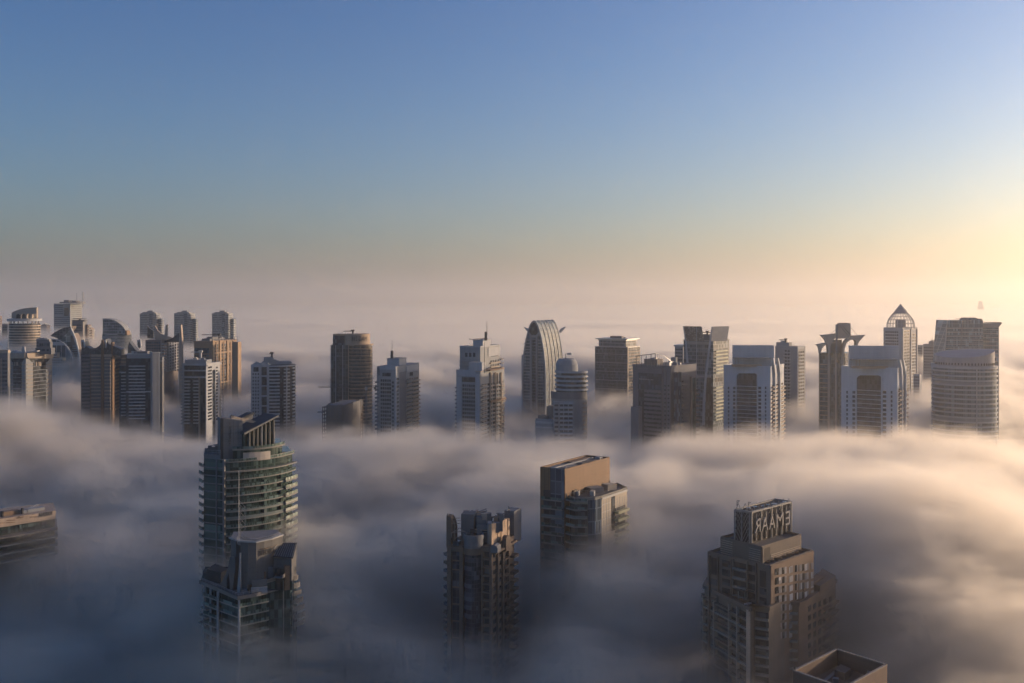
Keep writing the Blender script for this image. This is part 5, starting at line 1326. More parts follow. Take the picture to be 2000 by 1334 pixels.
# terrace
pc = [(391, 400), (428, 389), (465.5, 378), (496, 382), (521, 386)]
zd = Z(1167, 378); dl = [b.P(*p) for p in pc]
b.mesh('terrace_deck', MB().prism(dl + [b.P(560, 392), b.P(560, 410), b.P(396, 412)], zd - .7, zd), wall('terrace_slab', (.16, .15, .14)))
b.mesh('terrace_edge', MB().band(dl, -.3, .5, zd - .9, zd + .5), wall('terrace_slab', (0, 0, 0))); railing(b, dl, zd + .5, 1.1, 0)
b.rect(b.face((425, 388), (430, 388)), 'terrace_pier', GREY, 424.5, 428.5, 1155, None, 0, 1)
for x, Y in ((411.5, 392), (399, 395), (467, 378.3)): b.mesh('column', MB().tube((*b.P(x, Y + 1), 40), (*b.P(x, Y + 1), zd - .7), .45, 8), GREY)
body2 = [b.P(402, 397), b.P(430, 390), b.P(466, 381), b.P(522, 389), b.P(566, 391), b.P(580, 400), b.P(575, 425), b.P(400, 425)]
b.mesh('facade', MB().prism(body2, 0, zd - .75), CURTG)
fx = b.face((402, 397), (430, 390), (466, 381), (522, 389), (566, 391)); 
for i in range(6):
    zz = zd - 4.2 - i * 3.6; b.mesh('balcony', MB().band(fx.sub(403, 522), 0, 1.5, zz - .5, zz), SLAB); panes(b, fx.sub(403, 522), zz, 1.1, 1.4)
pr_ = arc((566, 391), (590, 404), 2.5, 6); fr = b.face(*pr_)
for i in range(7):
    zz = Z(1131 + i * 15, 393); w2 = 5.5 if i < 2 else 10 + i
    pp = arc((574, 392), (583 + min(12, i * 3.2), 400), 1.6, 6); l_ = b.face(*pp).sub(574.1, 583 + min(12, i * 3.2) - .2)
    b.mesh('side_balcony', MB().band(l_, -4.5, 0, zz - .5, zz), SLAB); b.mesh('side_balustrade', MB().band(l_, -.1, .02, zz + .003, zz + 1.5), wall('terrace_slab', (0, 0, 0)))
    if i > 3: b.mesh('side_balcony', MB().band(b.face((386 + (6 - i) * 2, 398), (402, 393)).sub(387 + (6 - i) * 2, 401.8), -6, 0, zz - .6, zz), SLAB)
# rooftop sheds behind the wall
b.mesh('roof_shed', MB().prism([b.P(404, 402), b.P(432, 396), b.P(446, 402), b.P(420, 410)], zd, zd + 4.5), DARK)
b.mesh('roof_shed', MB().prism([b.P(396, 404), b.P(412, 400), b.P(412, 408), b.P(398, 409)], zd, zd + 2.6), DARK)
fz = b.face((470, 383), (560, 388)); zq = Z(1150, 384)
b.mesh('low_wall', MB().band(fz.sub(492, 522), -1, 0, zd, Z(1134, 384)), wall('terrace_slab', (0, 0, 0))); b.mesh('low_wall', MB().band(fz.sub(490, 522), .4, 1.4, zd, Z(1147, 384)), GREY)
b.mesh('shade_wall', MB().band(fz.sub(498, 520), -4, -3, zd, Z(1119, 387)), BROWN)
for x0, x1, y in ((521, 543, 1130), (552, 560, 1121)):
    l_ = b.face((x0, 385.5), (x1, 390)).sub(x0 + .1, x1 - .1); b.mesh('upper_balcony', MB().band(l_, -4, 0, Z(y + 7, 387), Z(y + 5.8, 387)), SLAB); b.mesh('side_balustrade', MB().band(l_, -.1, .02, Z(y + 5.8, 387) + .003, Z(y, 387)), wall('terrace_slab', (0, 0, 0)))
b.mesh('lower_block', MB().prism([b.P(521, 389), b.P(570, 390), b.P(577, 398), b.P(525, 400)], zd - .7, Z(1130, 390) - .01), CURTG)
for x in (553, 571): b.rect(b.face((540, 388.6), (575, 389.6)), 'pier', SLAB, x, x + 1.6, 1133, None, 0, .6)

# open framing and ledges round its roof
for i in range(6):
    x = 396 + i * 11; b.mast(x, 399 - i * 1.6, 1140 - (i % 3) * 6, 1160, .12, 'roof_post')
railing(b, [b.P(396, 402), b.P(414, 397), b.P(440, 392)], zd + 2.6, 1.6, 0, DARK)
railing(b, [b.P(452, 390), b.P(470, 385.5), b.P(500, 385), b.P(530, 390.5), b.P(551, 397)], zt + .45, 1.0, -.3, STEEL)
for i, (x0, x1, Y, y0) in enumerate(((472, 484, 383, 1152), (486, 492, 384, 1143), (540, 548, 388, 1112), (524, 533, 390, 1108), (556, 566, 388, 1106))):
    f_ = b.face((x0, Y), (x1, Y + .8)); b.mesh('roof_unit', MB().band(f_.sub(x0 + .05, x1 - .05), -2.2, 0, zd - .2, Z(y0, Y)), (DGREY, BROWN, DARK)[i % 3])
# ------------------------------------------------------------------ sign-topped slab at the left edge
b = B('office_building', 'long building with dark letters on its tan roof band, cut by the left edge', 'building', 40, 490, 0)
q = quad(b, (-90, 465), (108.5, 500), (104, 520), (-95, 490)); zt = Z(997, 500)
SGB = wall('sign_band_stone', (.42, .33, .25))
b.mesh('sign_band', MB().prism(q.pts, zt - 4.1, zt), SGB)
ins = quad(b, (-88, 467), (107, 501), (103, 518), (-93, 489))
b.mesh('facade', MB().prism(ins.pts, 0, zt - 4.103), CURTG)
b.text('MARINA', q.F, 75, 101.5, 1004.3, 8.2, DARK, .08)
b.text('\ufe8e\ufee8\ufef4\ufe93\ufe8e\ufee3', q.F, 32, 45, 1010.5, 5, BROWN, .08)
mb = MB(); rnd = random.Random(5)
for (x0, x1, y, n) in ((58, 73, 1010, 13), (62, 68, 1004, 5), (13, 29, 1016.5, 14), (12, 29, 1021, 13), (0, 10, 1021.5, 5)):
    for i in range(n):
        a = x0 + (x1 - x0) * i / n; q.F.rect(mb, a, a + (x1 - x0) / n * .6, y - rnd.uniform(.3, .9) - .06 * (a - x0), y + .8 - .06 * (a - x0), 0, .1)
b.mesh('small_lettering', mb, BROWN)
for x0, x1, d_, h, m_ in ((-60, 7, 4, 1.6, BEIGE), (13, 47, 5, 2.0, SAND), (52, 60, 4, 1.6, GREY), (63, 96, 5, 1.5, GREY)):
    b.mesh('roof_house', MB().band(q.F.sub(x0, x1), -d_ - 4, -d_, zt - .1, zt + h), m_)
for x in (10, 49): b.mesh('roof_unit', MB().band(q.F.sub(x, x + 2.6), -5, -3.4, zt - .1, zt + 2.8), DARK)
mb = MB(); P1 = Vector(q.F.pt(64, 995, -10)); P2 = Vector(q.F.pt(92, 990, -10)); mb.tube((P1.x, P1.y, zt + .6), (P2.x, P2.y, zt + 2.4), .35, 4); b.mesh('roof_pipe', mb, STEEL)
qq = quad(b, (-90, 462), (113, 497), (110, 520), (-95, 490))
zl = Z(1031, 498)
for i in range(4):
    b.mesh('ledge', MB().prism(qq.pts, zl - .8 - i * 4, zl - i * 4), SLAB if i else wall('terrace_slab', (0, 0, 0)))
b.rows(q.F, 'balcony_panel', BAL, 38, 78, 1022, 16, 3, 7, .1, .4); b.rows(q.F, 'dark_window', GL, 80, 92, 1020, 16, 3, 6, -.1, .35); b.rows(q.F, 'dark_window', GL, 2, 14, 1035, 16, 3, 6, -.1, .35)

# ------------------------------------------------------------------ ornate brown tower
b = B('residential_tower', 'ornate brown tower with a glazed round bay, broken crown walls and roof machinery', 'tower', 935, 430, 0)
OB = wall('ornate_stone', (.14, .105, .08)); LIT = wall('sunlit_crown_stone', (.44, .32, .22))  # LIT is a paler stone colour standing for sun on the crown
q = quad(b, (873, 431), (962, 425), (1004, 447), (915, 455)); zt = Z(1068, 426); b.mesh('facade', MB().prism(q.pts, 0, zt), OB)
f = q.F; s = q.S; fh = 16.2
for xa, xb in ((876, 883), (899, 906), (941.5, 944.5), (957.5, 962)): b.rect(f, 'pier', OB, xa, xb, 1066, None, 0, 1.3)
for i, (ya, yb) in enumerate([(1078, 1093), (1096.5, 1111), (1114, 1145), (1148.5, 1178), (1181.5, 1211), (1214.5, 1244), (1247.5, 1277), (1280, 1310)]):
    b.rect(f, 'bay_window', CURT if False else glass('navy_grid', (.02, .035, .055), .1, (.06, .07, .085), 1.1, 3.6), 884, 898.5, ya, yb, 0, .25)
for i in range(16):
    y = 1084 + i * fh
    b.rect(f, 'loggia', GL, 946, 957, y - 6, y + 4, 0, .15)
    b.rect(f, 'balcony', OB, 944.8, 957.3, y + 5, y + 8.5, 0, 1.5)
c = b.P(925, 428.6); k = 428 / F; r = 18.6 * k
b.mesh('round_bay', MB().prism(circle(c, r, 0, 360, 28), 0, Z(1083, 426)), glass('bay_grid', (.02, .035, .055), .1, (.07, .085, .10), 1.05, 1.85))
b.mesh('bay_drum', MB().prism(circle(c, r + .35, 0, 360, 28), Z(1083, 426) + .003, Z(1071, 426)), OB); b.mesh('bay_drum', MB().prism(circle(c, r + .1, 0, 360, 28), Z(1071, 426) + .003, Z(1054, 426)), DGREY)
b.mesh('bay_rim', MB().band(circle(c, r, 150, 395, 24), -.3, .35, Z(1054, 426) + .003, Z(1045, 426)), SIGNW)
mb = MB()
for i in range(12):
    a = R(185 + i * 15); mb.box(c[0] + r * math.cos(a) * 1.03 - .2, c[0] + r * math.cos(a) * 1.03 + .2, c[1] + r * math.sin(a) * 1.03 - .2, c[1] + r * math.sin(a) * 1.03 + .2, Z(1083, 426), Z(1073, 426))
b.mesh('drum_moulding', mb, OB)
b.rect(f, 'left_pylon', OB, 872.5, 881, 1007, 1069, -3, .4); b.rect(f, 'crown_panel', OB, 882, 899, 1067, 1076, 0, .9); b.rect(f, 'crown_panel', OB, 944.5, 958, 1067, 1076, 0, 1.0); b.rect(f, 'vault_window', GLB, 885, 897, 1057, 1066, -2, .2)
for i in range(15):
    zz = Z(1081 + i * fh, 431); b.mesh('corner_balcony', MB().band(b.face((867, 434), (876, 430.6)).sub(868.5, 876), -2.6, .6, zz - 1.2, zz), OB if i % 2 else DGREY)
# roof volumes
def rbox(name, x0, x1, Y, y0, y1, dep, mat, Y2=None):
    fx_ = b.face((x0, Y), (x1, Y2 or Y)); return b.mesh(name, MB().band(fx_.sub(x0 + .01, x1 - .01), -dep, 0, Z(y1, Y), Z(y0, Y)), mat)
rbox('roof_tower', 900.5, 925, 434, 1004, 1056, 7, wall('crown_panel_grey', (.15, .145, .145)), 433)
rbox('roof_wall', 931, 952, 432, 1025, 1070, 3, DGREY); rbox('roof_wall', 952, 960, 430, 1022, 1068, 5, GREY)
for x0, x1, ya, yb in ((960.2, 970.6, 1024, 1021), (972, 977.6, 1020.5, 1019), (979.4, 990.6, 1018, 1013), (992, 995.5, 1012.5, 1012)):
    ff3 = b.face((959, 428.5), (997, 446)); b.mesh('crown_wall', ff3.poly(MB(), [(x0, 1070), (x0, ya), (x1, yb), (x1, 1058)], -1.5, 0), LIT)
b.mesh('crown_wall_core', b.face((959, 429.5), (997, 447)).poly(MB(), [(960.5, 1070), (960.5, 1026), (995, 1015), (995, 1058)], -1.5, -.7), OB)
rbox('rear_tower', 985, 1004, 449, 997, 1060, 8, DGREY, 447); b.mast(994, 447, 989, 1000, .3)
rbox('roof_house', 976, 985, 440, 1006, 1030, 4, GREY)
b.mast(931.5, 436, 1021, 1030, .25, 'flue', LIT); rbox('roof_tower', 929, 934, 441, 998, 1014, 3, LIT)
rnd = random.Random(12)
for i in range(34):
    x = rnd.uniform(908, 982); Y = rnd.uniform(434, 446); p = b.P(x, Y); z = Z(1024, 436); h = rnd.uniform(1, 5.0); w1 = rnd.uniform(.4, 1.3)
    mb = MB().box(p[0] - w1, p[0] + w1, p[1] - w1, p[1] + w1, z - 3, z + h)
    if i % 3 == 0: mb.tube((p[0] - 2, p[1], z + h), (p[0] + 2.4, p[1] + 1, z + h + rnd.uniform(-.5, 1.5)), .2, 5)
    b.mesh('roof_unit', mb, (DARK, DGREY, BEIGE, LIT)[(i * 7) % 4 if i % 5 else 1])
b.mesh('roof_deck', MB().prism([b.P(905, 434), b.P(960, 431), b.P(996, 446), b.P(915, 452)], Z(1038, 436), Z(1030, 436)), DARK)
mb = MB(); P3 = lambda x, Y, y: (*b.P(x, Y), Z(y, Y))
for a, c_ in (((882, 430, 1041), (898, 432, 1031)), ((898, 432, 1031), (909, 434, 1040)), ((882, 430, 1050), (882, 430, 1041)), ((888, 433, 1058), (888, 433, 1020)), ((881, 431, 1015), (888, 433, 1020)), ((881, 431, 1022), (900, 434, 1022)), ((881, 433, 1012), (900, 436, 1012)), ((881, 433, 1017), (900, 436, 1017)), ((882, 430, 1040), (908, 430, 1038)), ((926, 433, 1034), (952, 431, 1036)), ((926, 433, 1039), (952, 431, 1041)), ((888, 431, 1052), (903, 431, 1045)), ((881, 430, 1010), (890, 436, 1030))):
    mb.tube(P3(*a), P3(*c_), .16, 4)
b.mesh('roof_scaffold', mb, BEIGE)
fa_ = b.face((881, 434), (895, 438)); b.mesh('arched_wall', fa_.poly(MB(), [(881, 1058), (881, 1004), (885, 1005), (889, 1010), (892, 1018), (893.5, 1030), (893.5, 1058), (890, 1058), (890, 1028), (887.5, 1016), (884, 1010)], -1.5, 0), BROWN)
b.mast(874, 433, 1003, 1009, .3, 'roof_lamp')
for t in range(3): b.mesh('roof_beam', MB().tube(P3(907 + t * 4, 432, 1043), P3(913 + t * 3, 436, 1034), .25, 4), LIT)
# right flank
for xa in (969, 979, 990): b.rect(s, 'pier', OB, xa, xa + 2.2, 1062, None, 0, 1.0)
for i in range(15):
    y = 1086 + i * fh
    for xa, xb in ((963.5, 968.5), (972, 978.5), (982, 989)): b.rect(s, 'window', GL, xa, xb, y - 6, y + 2, 0, .15)
    b.rect(s, 'balcony', OB, 981.5, 990, y + 3, y + 6, 0, 1.4)
    b.rect(s, 'balcony', OB, 995, 1004, y - 4, y + .5, 0, 2.4)
b.mesh('arched_dormer', s.poly(MB(), [(979.5, 1075), (979.5, 1052), (981, 1047), (984, 1044.5), (987, 1046.5), (989, 1052), (989, 1075)], .2, 2.2), OB); b.mesh('arched_dormer', f.poly(MB(), [(960.5, 1078), (960.5, 1067), (963, 1063.5), (968, 1063), (973, 1066), (974.5, 1070), (974.5, 1078)], -3, 1.8), DGREY)
b.rect(s, 'cornice', OB, 962, 1004, 1066, 1070, 0, 1.6)

# ------------------------------------------------------------------ timber coloured tower
b = B('residential_tower', 'brown panelled box tower with a blue glass strip and a lower beige wing', 'tower', 1130, 460, 0)
PL = wall('timber_panel', (.19, .11, .058), .7, .2)
t = PL.node_tree; p_ = t.nodes['Principled BSDF']; old = p_.inputs['Base Color'].links[0].from_socket
tc = _n(t, 'ShaderNodeTexCoord').outputs['Object']; s_ = _n(t, 'ShaderNodeSeparateXYZ'); t.links.new(tc, s_.inputs[0])
ln = _m(t, 'LESS_THAN', _m(t, 'FRACT', _m(t, 'DIVIDE', _m(t, 'ADD', s_.outputs[0], s_.outputs[1]), .9)), .22)
t.links.new(_mix(t, _m(t, 'MULTIPLY', ln, .5), old, (.10, .06, .035)), p_.inputs['Base Color'])
q = quad(b, (1052, 457), (1102, 450), (1192, 486.6), (1144, 493.6)); zt = Z(917, 450); q.top = zt
b.mesh('facade', MB().prism(q.pts, 0, zt - 1.2), PL)
poly_parapet(b, q.pts, zt - 1.2, 1.2, .6, PL); b.mesh('roof_deck', MB().prism([tuple(Vector(p) * .97) for p in q.pts], zt - 1.19, zt - 1.1), ROOF)
o_ = Vector(q.pts[0]); ux = Vector(q.pts[1]) - o_; uy = Vector(q.pts[3]) - o_
def RP(a, c, z): p = o_ + ux * a + uy * c; return (p.x, p.y, z)
def roofbox(name, a0, a1, c0, c1, h, mat, zz=None):
    zz = (zt - 1.1) if zz is None else zz
    P4 = [RP(a0, c0, 0)[:2], RP(a1, c0, 0)[:2], RP(a1, c1, 0)[:2], RP(a0, c1, 0)[:2]]; return b.mesh(name, MB().prism(P4, zz - .02, zz + h), mat)
roofbox('roof_rail', .42, .47, .08, .92, .9, GREY); roofbox('roof_unit', .52, .75, .15, .4, .5, DGREY); roofbox('roof_unit', .52, .75, .5, .85, .5, ROOF); roofbox('roof_house', .15, .35, .5, .9, .8, BROWN); roofbox('roof_unit', .6, .8, .88, .95, 1.4, GREY); roofbox('roof_unit', .12, .35, .1, .4, .4, DGREY)
b.rect(q.F, 'glass_strip', glass('strip_blue', (.06, .09, .12), .12, (.14, .17, .2), 1.4, 6), 1074, 1100.5, 914.5, None, 0, .4)
b.rect(q.F, 'recess_shade', DARK, 1059, 1073.5, 959, None, 0, .12); b.rect(q.F, 'shadow_strip', DARK, 1072.5, 1074, 913, None, 0, .3)  # flat dark sheet and strip stand for shade in a recess and gap
for i in range(8):
    y = 977 + 17.4 * i; b.rect(q.F, 'balcony', SLAB, 1059, 1100, y, y + 2.6, 0, 2.2); panes(b, q.F.sub(1059, 1100), Z(y, 453), 1.1, 2.1)
    b.rect(q.F, 'window', GL, 1061, 1070, y + 5, y + 15, .12, .25)
b.rect(q.S, 'slot_window', GL, 1103.5, 1105.5, 966, 977, 0, .2); b.rect(q.S, 'slot_window', GL, 1190, 1191.7, 940, 946, 0, .2)
pw = [(1108, 456), (1113, 450.5), (1122, 448), (1147, 447.5), (1162, 448.5), (1175, 452), (1227, 474), (1207, 486), (1150, 471)]
wp = [b.P(*p) for p in pw]; zw = Z(971, 452); CR = wall('cream_grid_panel', (.38, .33, .26), .7, .2)
b.mesh('lower_wing', MB().prism(wp, 0, zw - 1), CR); poly_parapet(b, wp, zw - 1, 1.1, .35, SLAB); b.mesh('roof_deck', MB().prism([(p[0], p[1]) for p in wp], zw - .99, zw - .93), ROOF)
fw3 = b.face(*pw[:6]); sr = b.face(pw[5], pw[6])
b.mesh('curved_glass', MB().band(fw3.sub(1148, 1174.8), 0, .25, 30, zw - 1.1), glass('strip_blue', (0, 0, 0)))
b.mesh('recess_glass', MB().band(fw3.sub(1112, 1147.5), 0, .15, 30, zw - 3), GL)
for i in range(8):
    y = 978 + 17 * i; b.mesh('balcony', MB().band(fw3.sub(1111, 1147), .15, 2.4, Z(y + 2.6, 449), Z(y, 449)), SLAB); panes(b, fw3.sub(1111, 1147), Z(y, 449), 1.0, 2.3)
b.rect(sr, 'slot', GL, 1195.5, 1202, 972, 1040, 0, .2)
for i, y in enumerate((998, 1013, 1028, 1043, 1058)): b.rect(sr, 'balcony', wall('ochre_slab', (.42, .40, .24)), 1201, 1223, y, y + 5, 0, 2.4); b.rect(sr, 'window', GL, 1203, 1222, y - 6, y - .5, 0, .3)
mb = MB()
for x in (1180, 1185, 1190, 1207, 1212, 1217, 1222): sr.rect(mb, x, x + .5, 972, 1080, 0, .12)
for y in (986, 1001, 1016, 1031, 1046): sr.rect(mb, 1176, 1195, y, y + .6, 0, .121); 
b.mesh('panel_joint', mb, STEEL)
b.mesh('cornice', MB().band(sr.sub(1175.3, 1226.7), 0, .5, zw - 1.8, zw - .9), STEEL)
def wbox(name, x0, x1, Y, y0, dep, mat): f_ = b.face((x0, Y), (x1, Y + 3)); return b.mesh(name, MB().band(f_.sub(x0 + .01, x1 - .01), -dep, 0, zw - 1, Z(y0, Y)), mat)
wbox('roof_house', 1188, 1206, 470, 949, 5, CR); wbox('roof_house', 1154, 1180, 462, 956, 6, DGREY); wbox('roof_unit', 1160, 1163, 456, 962, 2, STEEL); railing(b, [b.P(1112, 452), b.P(1135, 456), b.P(1160, 460)], zw, 1.6, 0)
wbox('roof_unit', 1114, 1120, 455, 957, 1.5, DARK); wbox('roof_unit', 1120, 1127, 455, 960, 1.5, DARK); wbox('roof_unit', 1129, 1132, 456, 962, 1.5, GREY)

b.root.location = (b.root.location.x + 1.1, b.root.location.y + 14, -2.2)      # stands a little further back
# ------------------------------------------------------------------ stepped tower with lattice crown and big mirrored letters
b = B('residential_tower', 'stepped stone tower crowned by a dark lattice box bearing large pale letters', 'tower', 1490, 385, 0)
ST = wall('warm_grey_stone', (.14, .115, .095)); ST2 = wall('brown_stone_flank', (.16, .11, .08)); LB = wall('lattice_backing', (.035, .032, .03))
q = quad(b, (1382, 396), (1504, 375), (1588, 398), (1470, 421)); zt = Z(1104, 375); q.top = zt
b.mesh('upper_block', MB().prism(q.pts, 0, zt - 1.1), ST); poly_parapet(b, q.pts, zt - 1.1, 1.1, .6, ST); b.mesh('roof_deck', MB().prism([b.P(1386, 397), b.P(1504, 377), b.P(1584, 398), b.P(1470, 418)], zt - 1.09, zt - 1.0), ROOF)
b.mesh('flank_cladding', MB().band(q.S.sub(1504.5, 1587.8), 0, .35, 30, zt - .3), ST2)
GB = glass('dim_window', (.035, .04, .042), .12); CURTN = glass('curtained_window', (.30, .30, .31), .3, None, 3, 3.6, .3)
fh = 18.0
f = q.F; s = q.S
# left face windows: tall corner bays, pairs and centre balconies
for i in range(6):
    y = 1097 + fh * i
    cols = ((1411, 1427), (1461, 1475))
    b.rect(f, 'window', GB, 1411, 1427.5, y - 2, y + 10, 0, .2); b.rect(f, 'window', GB, 1461, 1475, y + 7, y + 19, 0, .2)
    b.rect(f, 'window', GB, 1435, 1459, y + 2.5, y + 12.5, 0, .2)
    b.rect(f, 'balcony', SLAB, 1434, 1459.5, y + 12.5, y + 16.3, 0, 1.3)
    b.rect(f, 'window', GB, 1389, 1400, y + 0 + fh * .9, y + fh * .9 + 11, 0, .2) if i > 0 else b.rect(f, 'corner_opening', LB, 1390, 1399.5, 1090, 1122, 0, .2)
    b.rect(f, 'window', GB, 1484, 1497, y + fh * 1.9, y + fh * 1.9 + 12, 0, .2) if i > 0 else b.rect(f, 'corner_opening', LB, 1484.5, 1496, 1115, 1146, 0, .2)
for xa in (1385, 1402, 1428.5, 1432, 1459.8, 1477): b.rect(f, 'pier', ST, xa, xa + 2.2, zt and 1084 + (xa - 1385) * .17, None, 0, .8)
# right face windows
for i in range(8):
    y = 1112 + fh * i
    for j, (xa, xb, m_) in enumerate(((1512, 1518.5, GB), (1519, 1524.5, CURTN), (1526, 1530, GB), (1530.3, 1534, CURTN), (1539.5, 1546.5, CURTN), (1551, 1554, GB), (1554.3, 1556.5, CURTN), (1559, 1564.5, CURTN), (1565, 1568, GB), (1570, 1577, CURTN), (1582, 1587, CURTN))):
        b.rect(s, 'window', m_, xa, xb, y - (xa - 1512) * .16 - 2, y - (xa - 1512) * .16 + 10.5, .35, .5)
# mid tier
q2 = quad(b, (1407, 397), (1487, 381), (1565, 401), (1490, 418)); z2 = Z(1067, 381)
b.mesh('mid_tier', MB().prism(q2.pts, zt - 1, z2 - 1), ST); poly_parapet(b, q2.pts, z2 - 1, 1.0, .5, ST); b.mesh('roof_deck', MB().prism([b.P(1409, 397), b.P(1487, 383), b.P(1562, 401), b.P(1490, 416)], z2 - .99, z2 - .9), ROOF)
for i in range(7): b.rect(q2.S, 'louvre', BEIGE, 1505, 1563, 1074 + i * 3.6, 1075.4 + i * 3.6, 0, .25); b.rect(q2.F, 'louvre', BEIGE, 1463, 1485, 1072 + i * 4.2, 1073 + i * 4.2, 0, .25); b.rect(q2.F, 'louvre', BEIGE, 1408, 1431, 1056 + i * 4.2, 1057 + i * 4.2, 0, .25)
b.rect(q2.S, 'doorway', LB, 1491, 1503, 1070, 1096, 0, .3); b.rect(q2.S, 'pier', ST, 1488, 1490.5, 1068, 1100, 0, .4)
for i in range(9): p = q2.S.pt(1494 + i * 8, 1100, 1.3); b.mesh('planter', MB().box(p[0] - .8, p[0] + .8, p[1] - .5, p[1] + .5, zt - 1, zt - .4 + (i % 3) * .25), BROWN)
# lattice tower
q3 = quad(b, (1434.5, 393), (1465.5, 388), (1545, 409), (1513, 414)); z3 = Z(999, 388)
b.mesh('lattice_box', MB().prism([tuple(Vector(p) + (Vector(q3.pts[0]) + Vector(q3.pts[2]) - 2 * Vector(p)) * .02) for p in q3.pts], zt - 2, z3 - .6), LB)
poly_parapet(b, q3.pts, z3 - .9, .9, .35, LATT, 'roof_frame')
for i, px_ in enumerate((1448, 1462, 1474, 1490, 1500, 1512, 1524, 1532)):
    p = b.P(px_, 394 + i * 2); b.mesh('roof_unit', MB().prism(circle(p, .7 + (i % 3) * .25, 0, 360, 10), z3 - .62, z3 - .1), STEEL if i % 2 else GLB)
for x, Y, h in ((1439.5, 394, 978), (1461.5, 395, 981)):
    mb = MB(); P_ = b.P(x, Y); zz = Z(h, Y); mb.tube((*P_, z3 - .6), (*P_, zz), .12, 5); mb.tube((P_[0] - .1, P_[1], zz), (P_[0] + 1.1, P_[1], zz + .1), .12, 4); mb.tube((P_[0] + .1, P_[1], zz - .8), (P_[0] + .9, P_[1], zz - .1), .06, 4); b.mesh('roof_lamp', mb, DARK)
def tube_on(mb, f_, pts, r=.13, v=.35):
    P_ = [f_.pt(x, y, v) for x, y in pts]
    for a, c_ in zip(P_, P_[1:]): mb.tube(a, c_, r, 4)
# left lattice: trunk with branching curves
fl = q3.F; mb = MB()
xm = 1449.5
fl.rect(mb, xm - .8, xm + .8, 1001, 1098, .02, .5); fl.rect(mb, 1434.5, 1436.4, 996, 1095, .02, .45); fl.rect(mb, 1463.4, 1465.5, 999, 1098, .02, .45); fl.rect(mb, 1436.5, 1463.3, 996.5, 999, .02, .4)
for k_ in range(9):
    y = 1096 - k_ * 12
    for sg in (-1, 1):
        tube_on(mb, fl, [(xm, y), (xm + sg * 3, y - 8), (xm + sg * 7, y - 17), (xm + sg * 13, y - 29 if y > 1035 else max(1000, y - 27))])
        if k_ > 3: tube_on(mb, fl, [(xm + sg * 13, y - 2), (xm + sg * 8, max(1000, y - 16)), (xm + sg * 2, max(1000, y - 30))], .09)
b.mesh('lattice', mb, LATT)
fs3 = q3.S; mb = MB()
yy = lambda x, y: y - (x - 1465.5) * .262
for x in (1466, 1485, 1505, 1524.5, 1543.6): fs3.poly(mb, [(x, yy(x, 1060)), (x, yy(x, 999.5)), (x + 1.3, yy(x + 1.3, 999.5)), (x + 1.3, yy(x + 1.3, 1060))], .02, .55)
fs3.poly(mb, [(1466, 1002), (1466, 999.6), (1545, 978.9), (1545, 981.3)], .02, .5)
for x in (1475.5, 1495, 1514.5, 1534):
    fs3.poly(mb, [(x, yy(x, 1058)), (x, yy(x, 1006)), (x + .8, yy(x, 1006)), (x + .8, yy(x, 1058))], .02, .4)
    for k_ in range(6):
        for sg in (-1, 1):
            y = 1054 - k_ * 9
            tube_on(mb, fs3, [(x, yy(x, y)), (x + sg * 2, yy(x, y - 8)), (x + sg * 5, yy(x, y - 18)), (x + sg * 9, yy(x, max(1002, y - 27)))], .1)
b.mesh('lattice', mb, LATT)
# letters, mirrored as in the photograph, following the slope of the wall
for ch, x0, x1 in (('R', 1469, 1480.5), ('A', 1483, 1495), ('A', 1497, 1509), ('M', 1511.5, 1525), ('E', 1529, 1537.5)):
    xm_ = (x0 + x1) / 2; b.text(ch, fs3, x0, x1, yy(xm_, 1028.5), 26, wall('letter_grey', (.25, .245, .235)), .75, name='letter', depth_=.5)
# terrace level and lower block
q4 = quad(b, (1376, 402), (1468, 371), (1504, 373), (1600, 404), (1470, 430)); z4 = Z(1186, 373)
pts4 = [b.P(1376, 401), b.P(1466, 371), b.P(1474, 375), b.P(1502, 372.5), b.P(1512, 376), b.P(1520, 378), b.P(1600, 404), b.P(1480, 430), b.P(1390, 420)]
b.mesh('lower_block', MB().prism(pts4, 0, z4 - .9), ST)
b.mesh('terrace_edge', MB().band(pts4[:6], -.8, .8, z4 - .9, z4 + .5), ST); b.mesh('terrace_edge', MB().band([pts4[8], pts4[0]], -.8, .8, z4 - .9, z4 + .5), ST)
flow = b.face((1376, 401), (1466, 371)); fl2 = b.face((1474, 375), (1502, 372.5))
for i in range(8):
    y = 1196 + i * fh
    dy = lambda x: -(1466 - x) * .30
    for xa, xb in ((1379, 1398), (1400, 1427), (1430, 1444), (1445.5, 1463)):
        xm_ = (xa + xb) / 2; b.rect(flow, 'window', GB, xa, xb, y + dy(xm_) + 2, y + dy(xm_) + 13, 0, .2)
    b.mesh('balcony', MB().band(flow.sub(1378, 1464), .2, 1.4, Z(y + 17.5, 371), Z(y + 14, 371)), SLAB if i % 2 else ST)
    b.rect(fl2, 'window', GB, 1476, 1501, y, y + 10, 0, .2); b.rect(fl2, 'balcony', SLAB, 1475, 1502, y + 11, y + 15, 0, 1.3)
    zz = Z(1166 + i * fh, 400); b.mesh('corner_balcony', MB().band([b.P(1373.5, 405), b.P(1377, 400)], -2, .8, zz - 1.4, zz), ST)
for x in (1378, 1399, 1428.5, 1444.5, 1464.3): b.rect(flow, 'pier', BEIGE, x, x + 1.2, 1190 + dy(x), None, 0, 1.6)
for x in (1442, 1455): p = b.P(x, 382); b.mesh('terrace_post', MB().tube((*p, z4), (*p, z4 + 3.4), .2, 6), SLAB)
b.mesh('terrace_canopy', MB().prism([b.P(1402, 395), b.P(1450, 381), b.P(1476, 380), b.P(1476, 386), b.P(1410, 398)], z4 + 3.4, z4 + 3.9), wall('dark_canopy', (.05, .048, .045)))
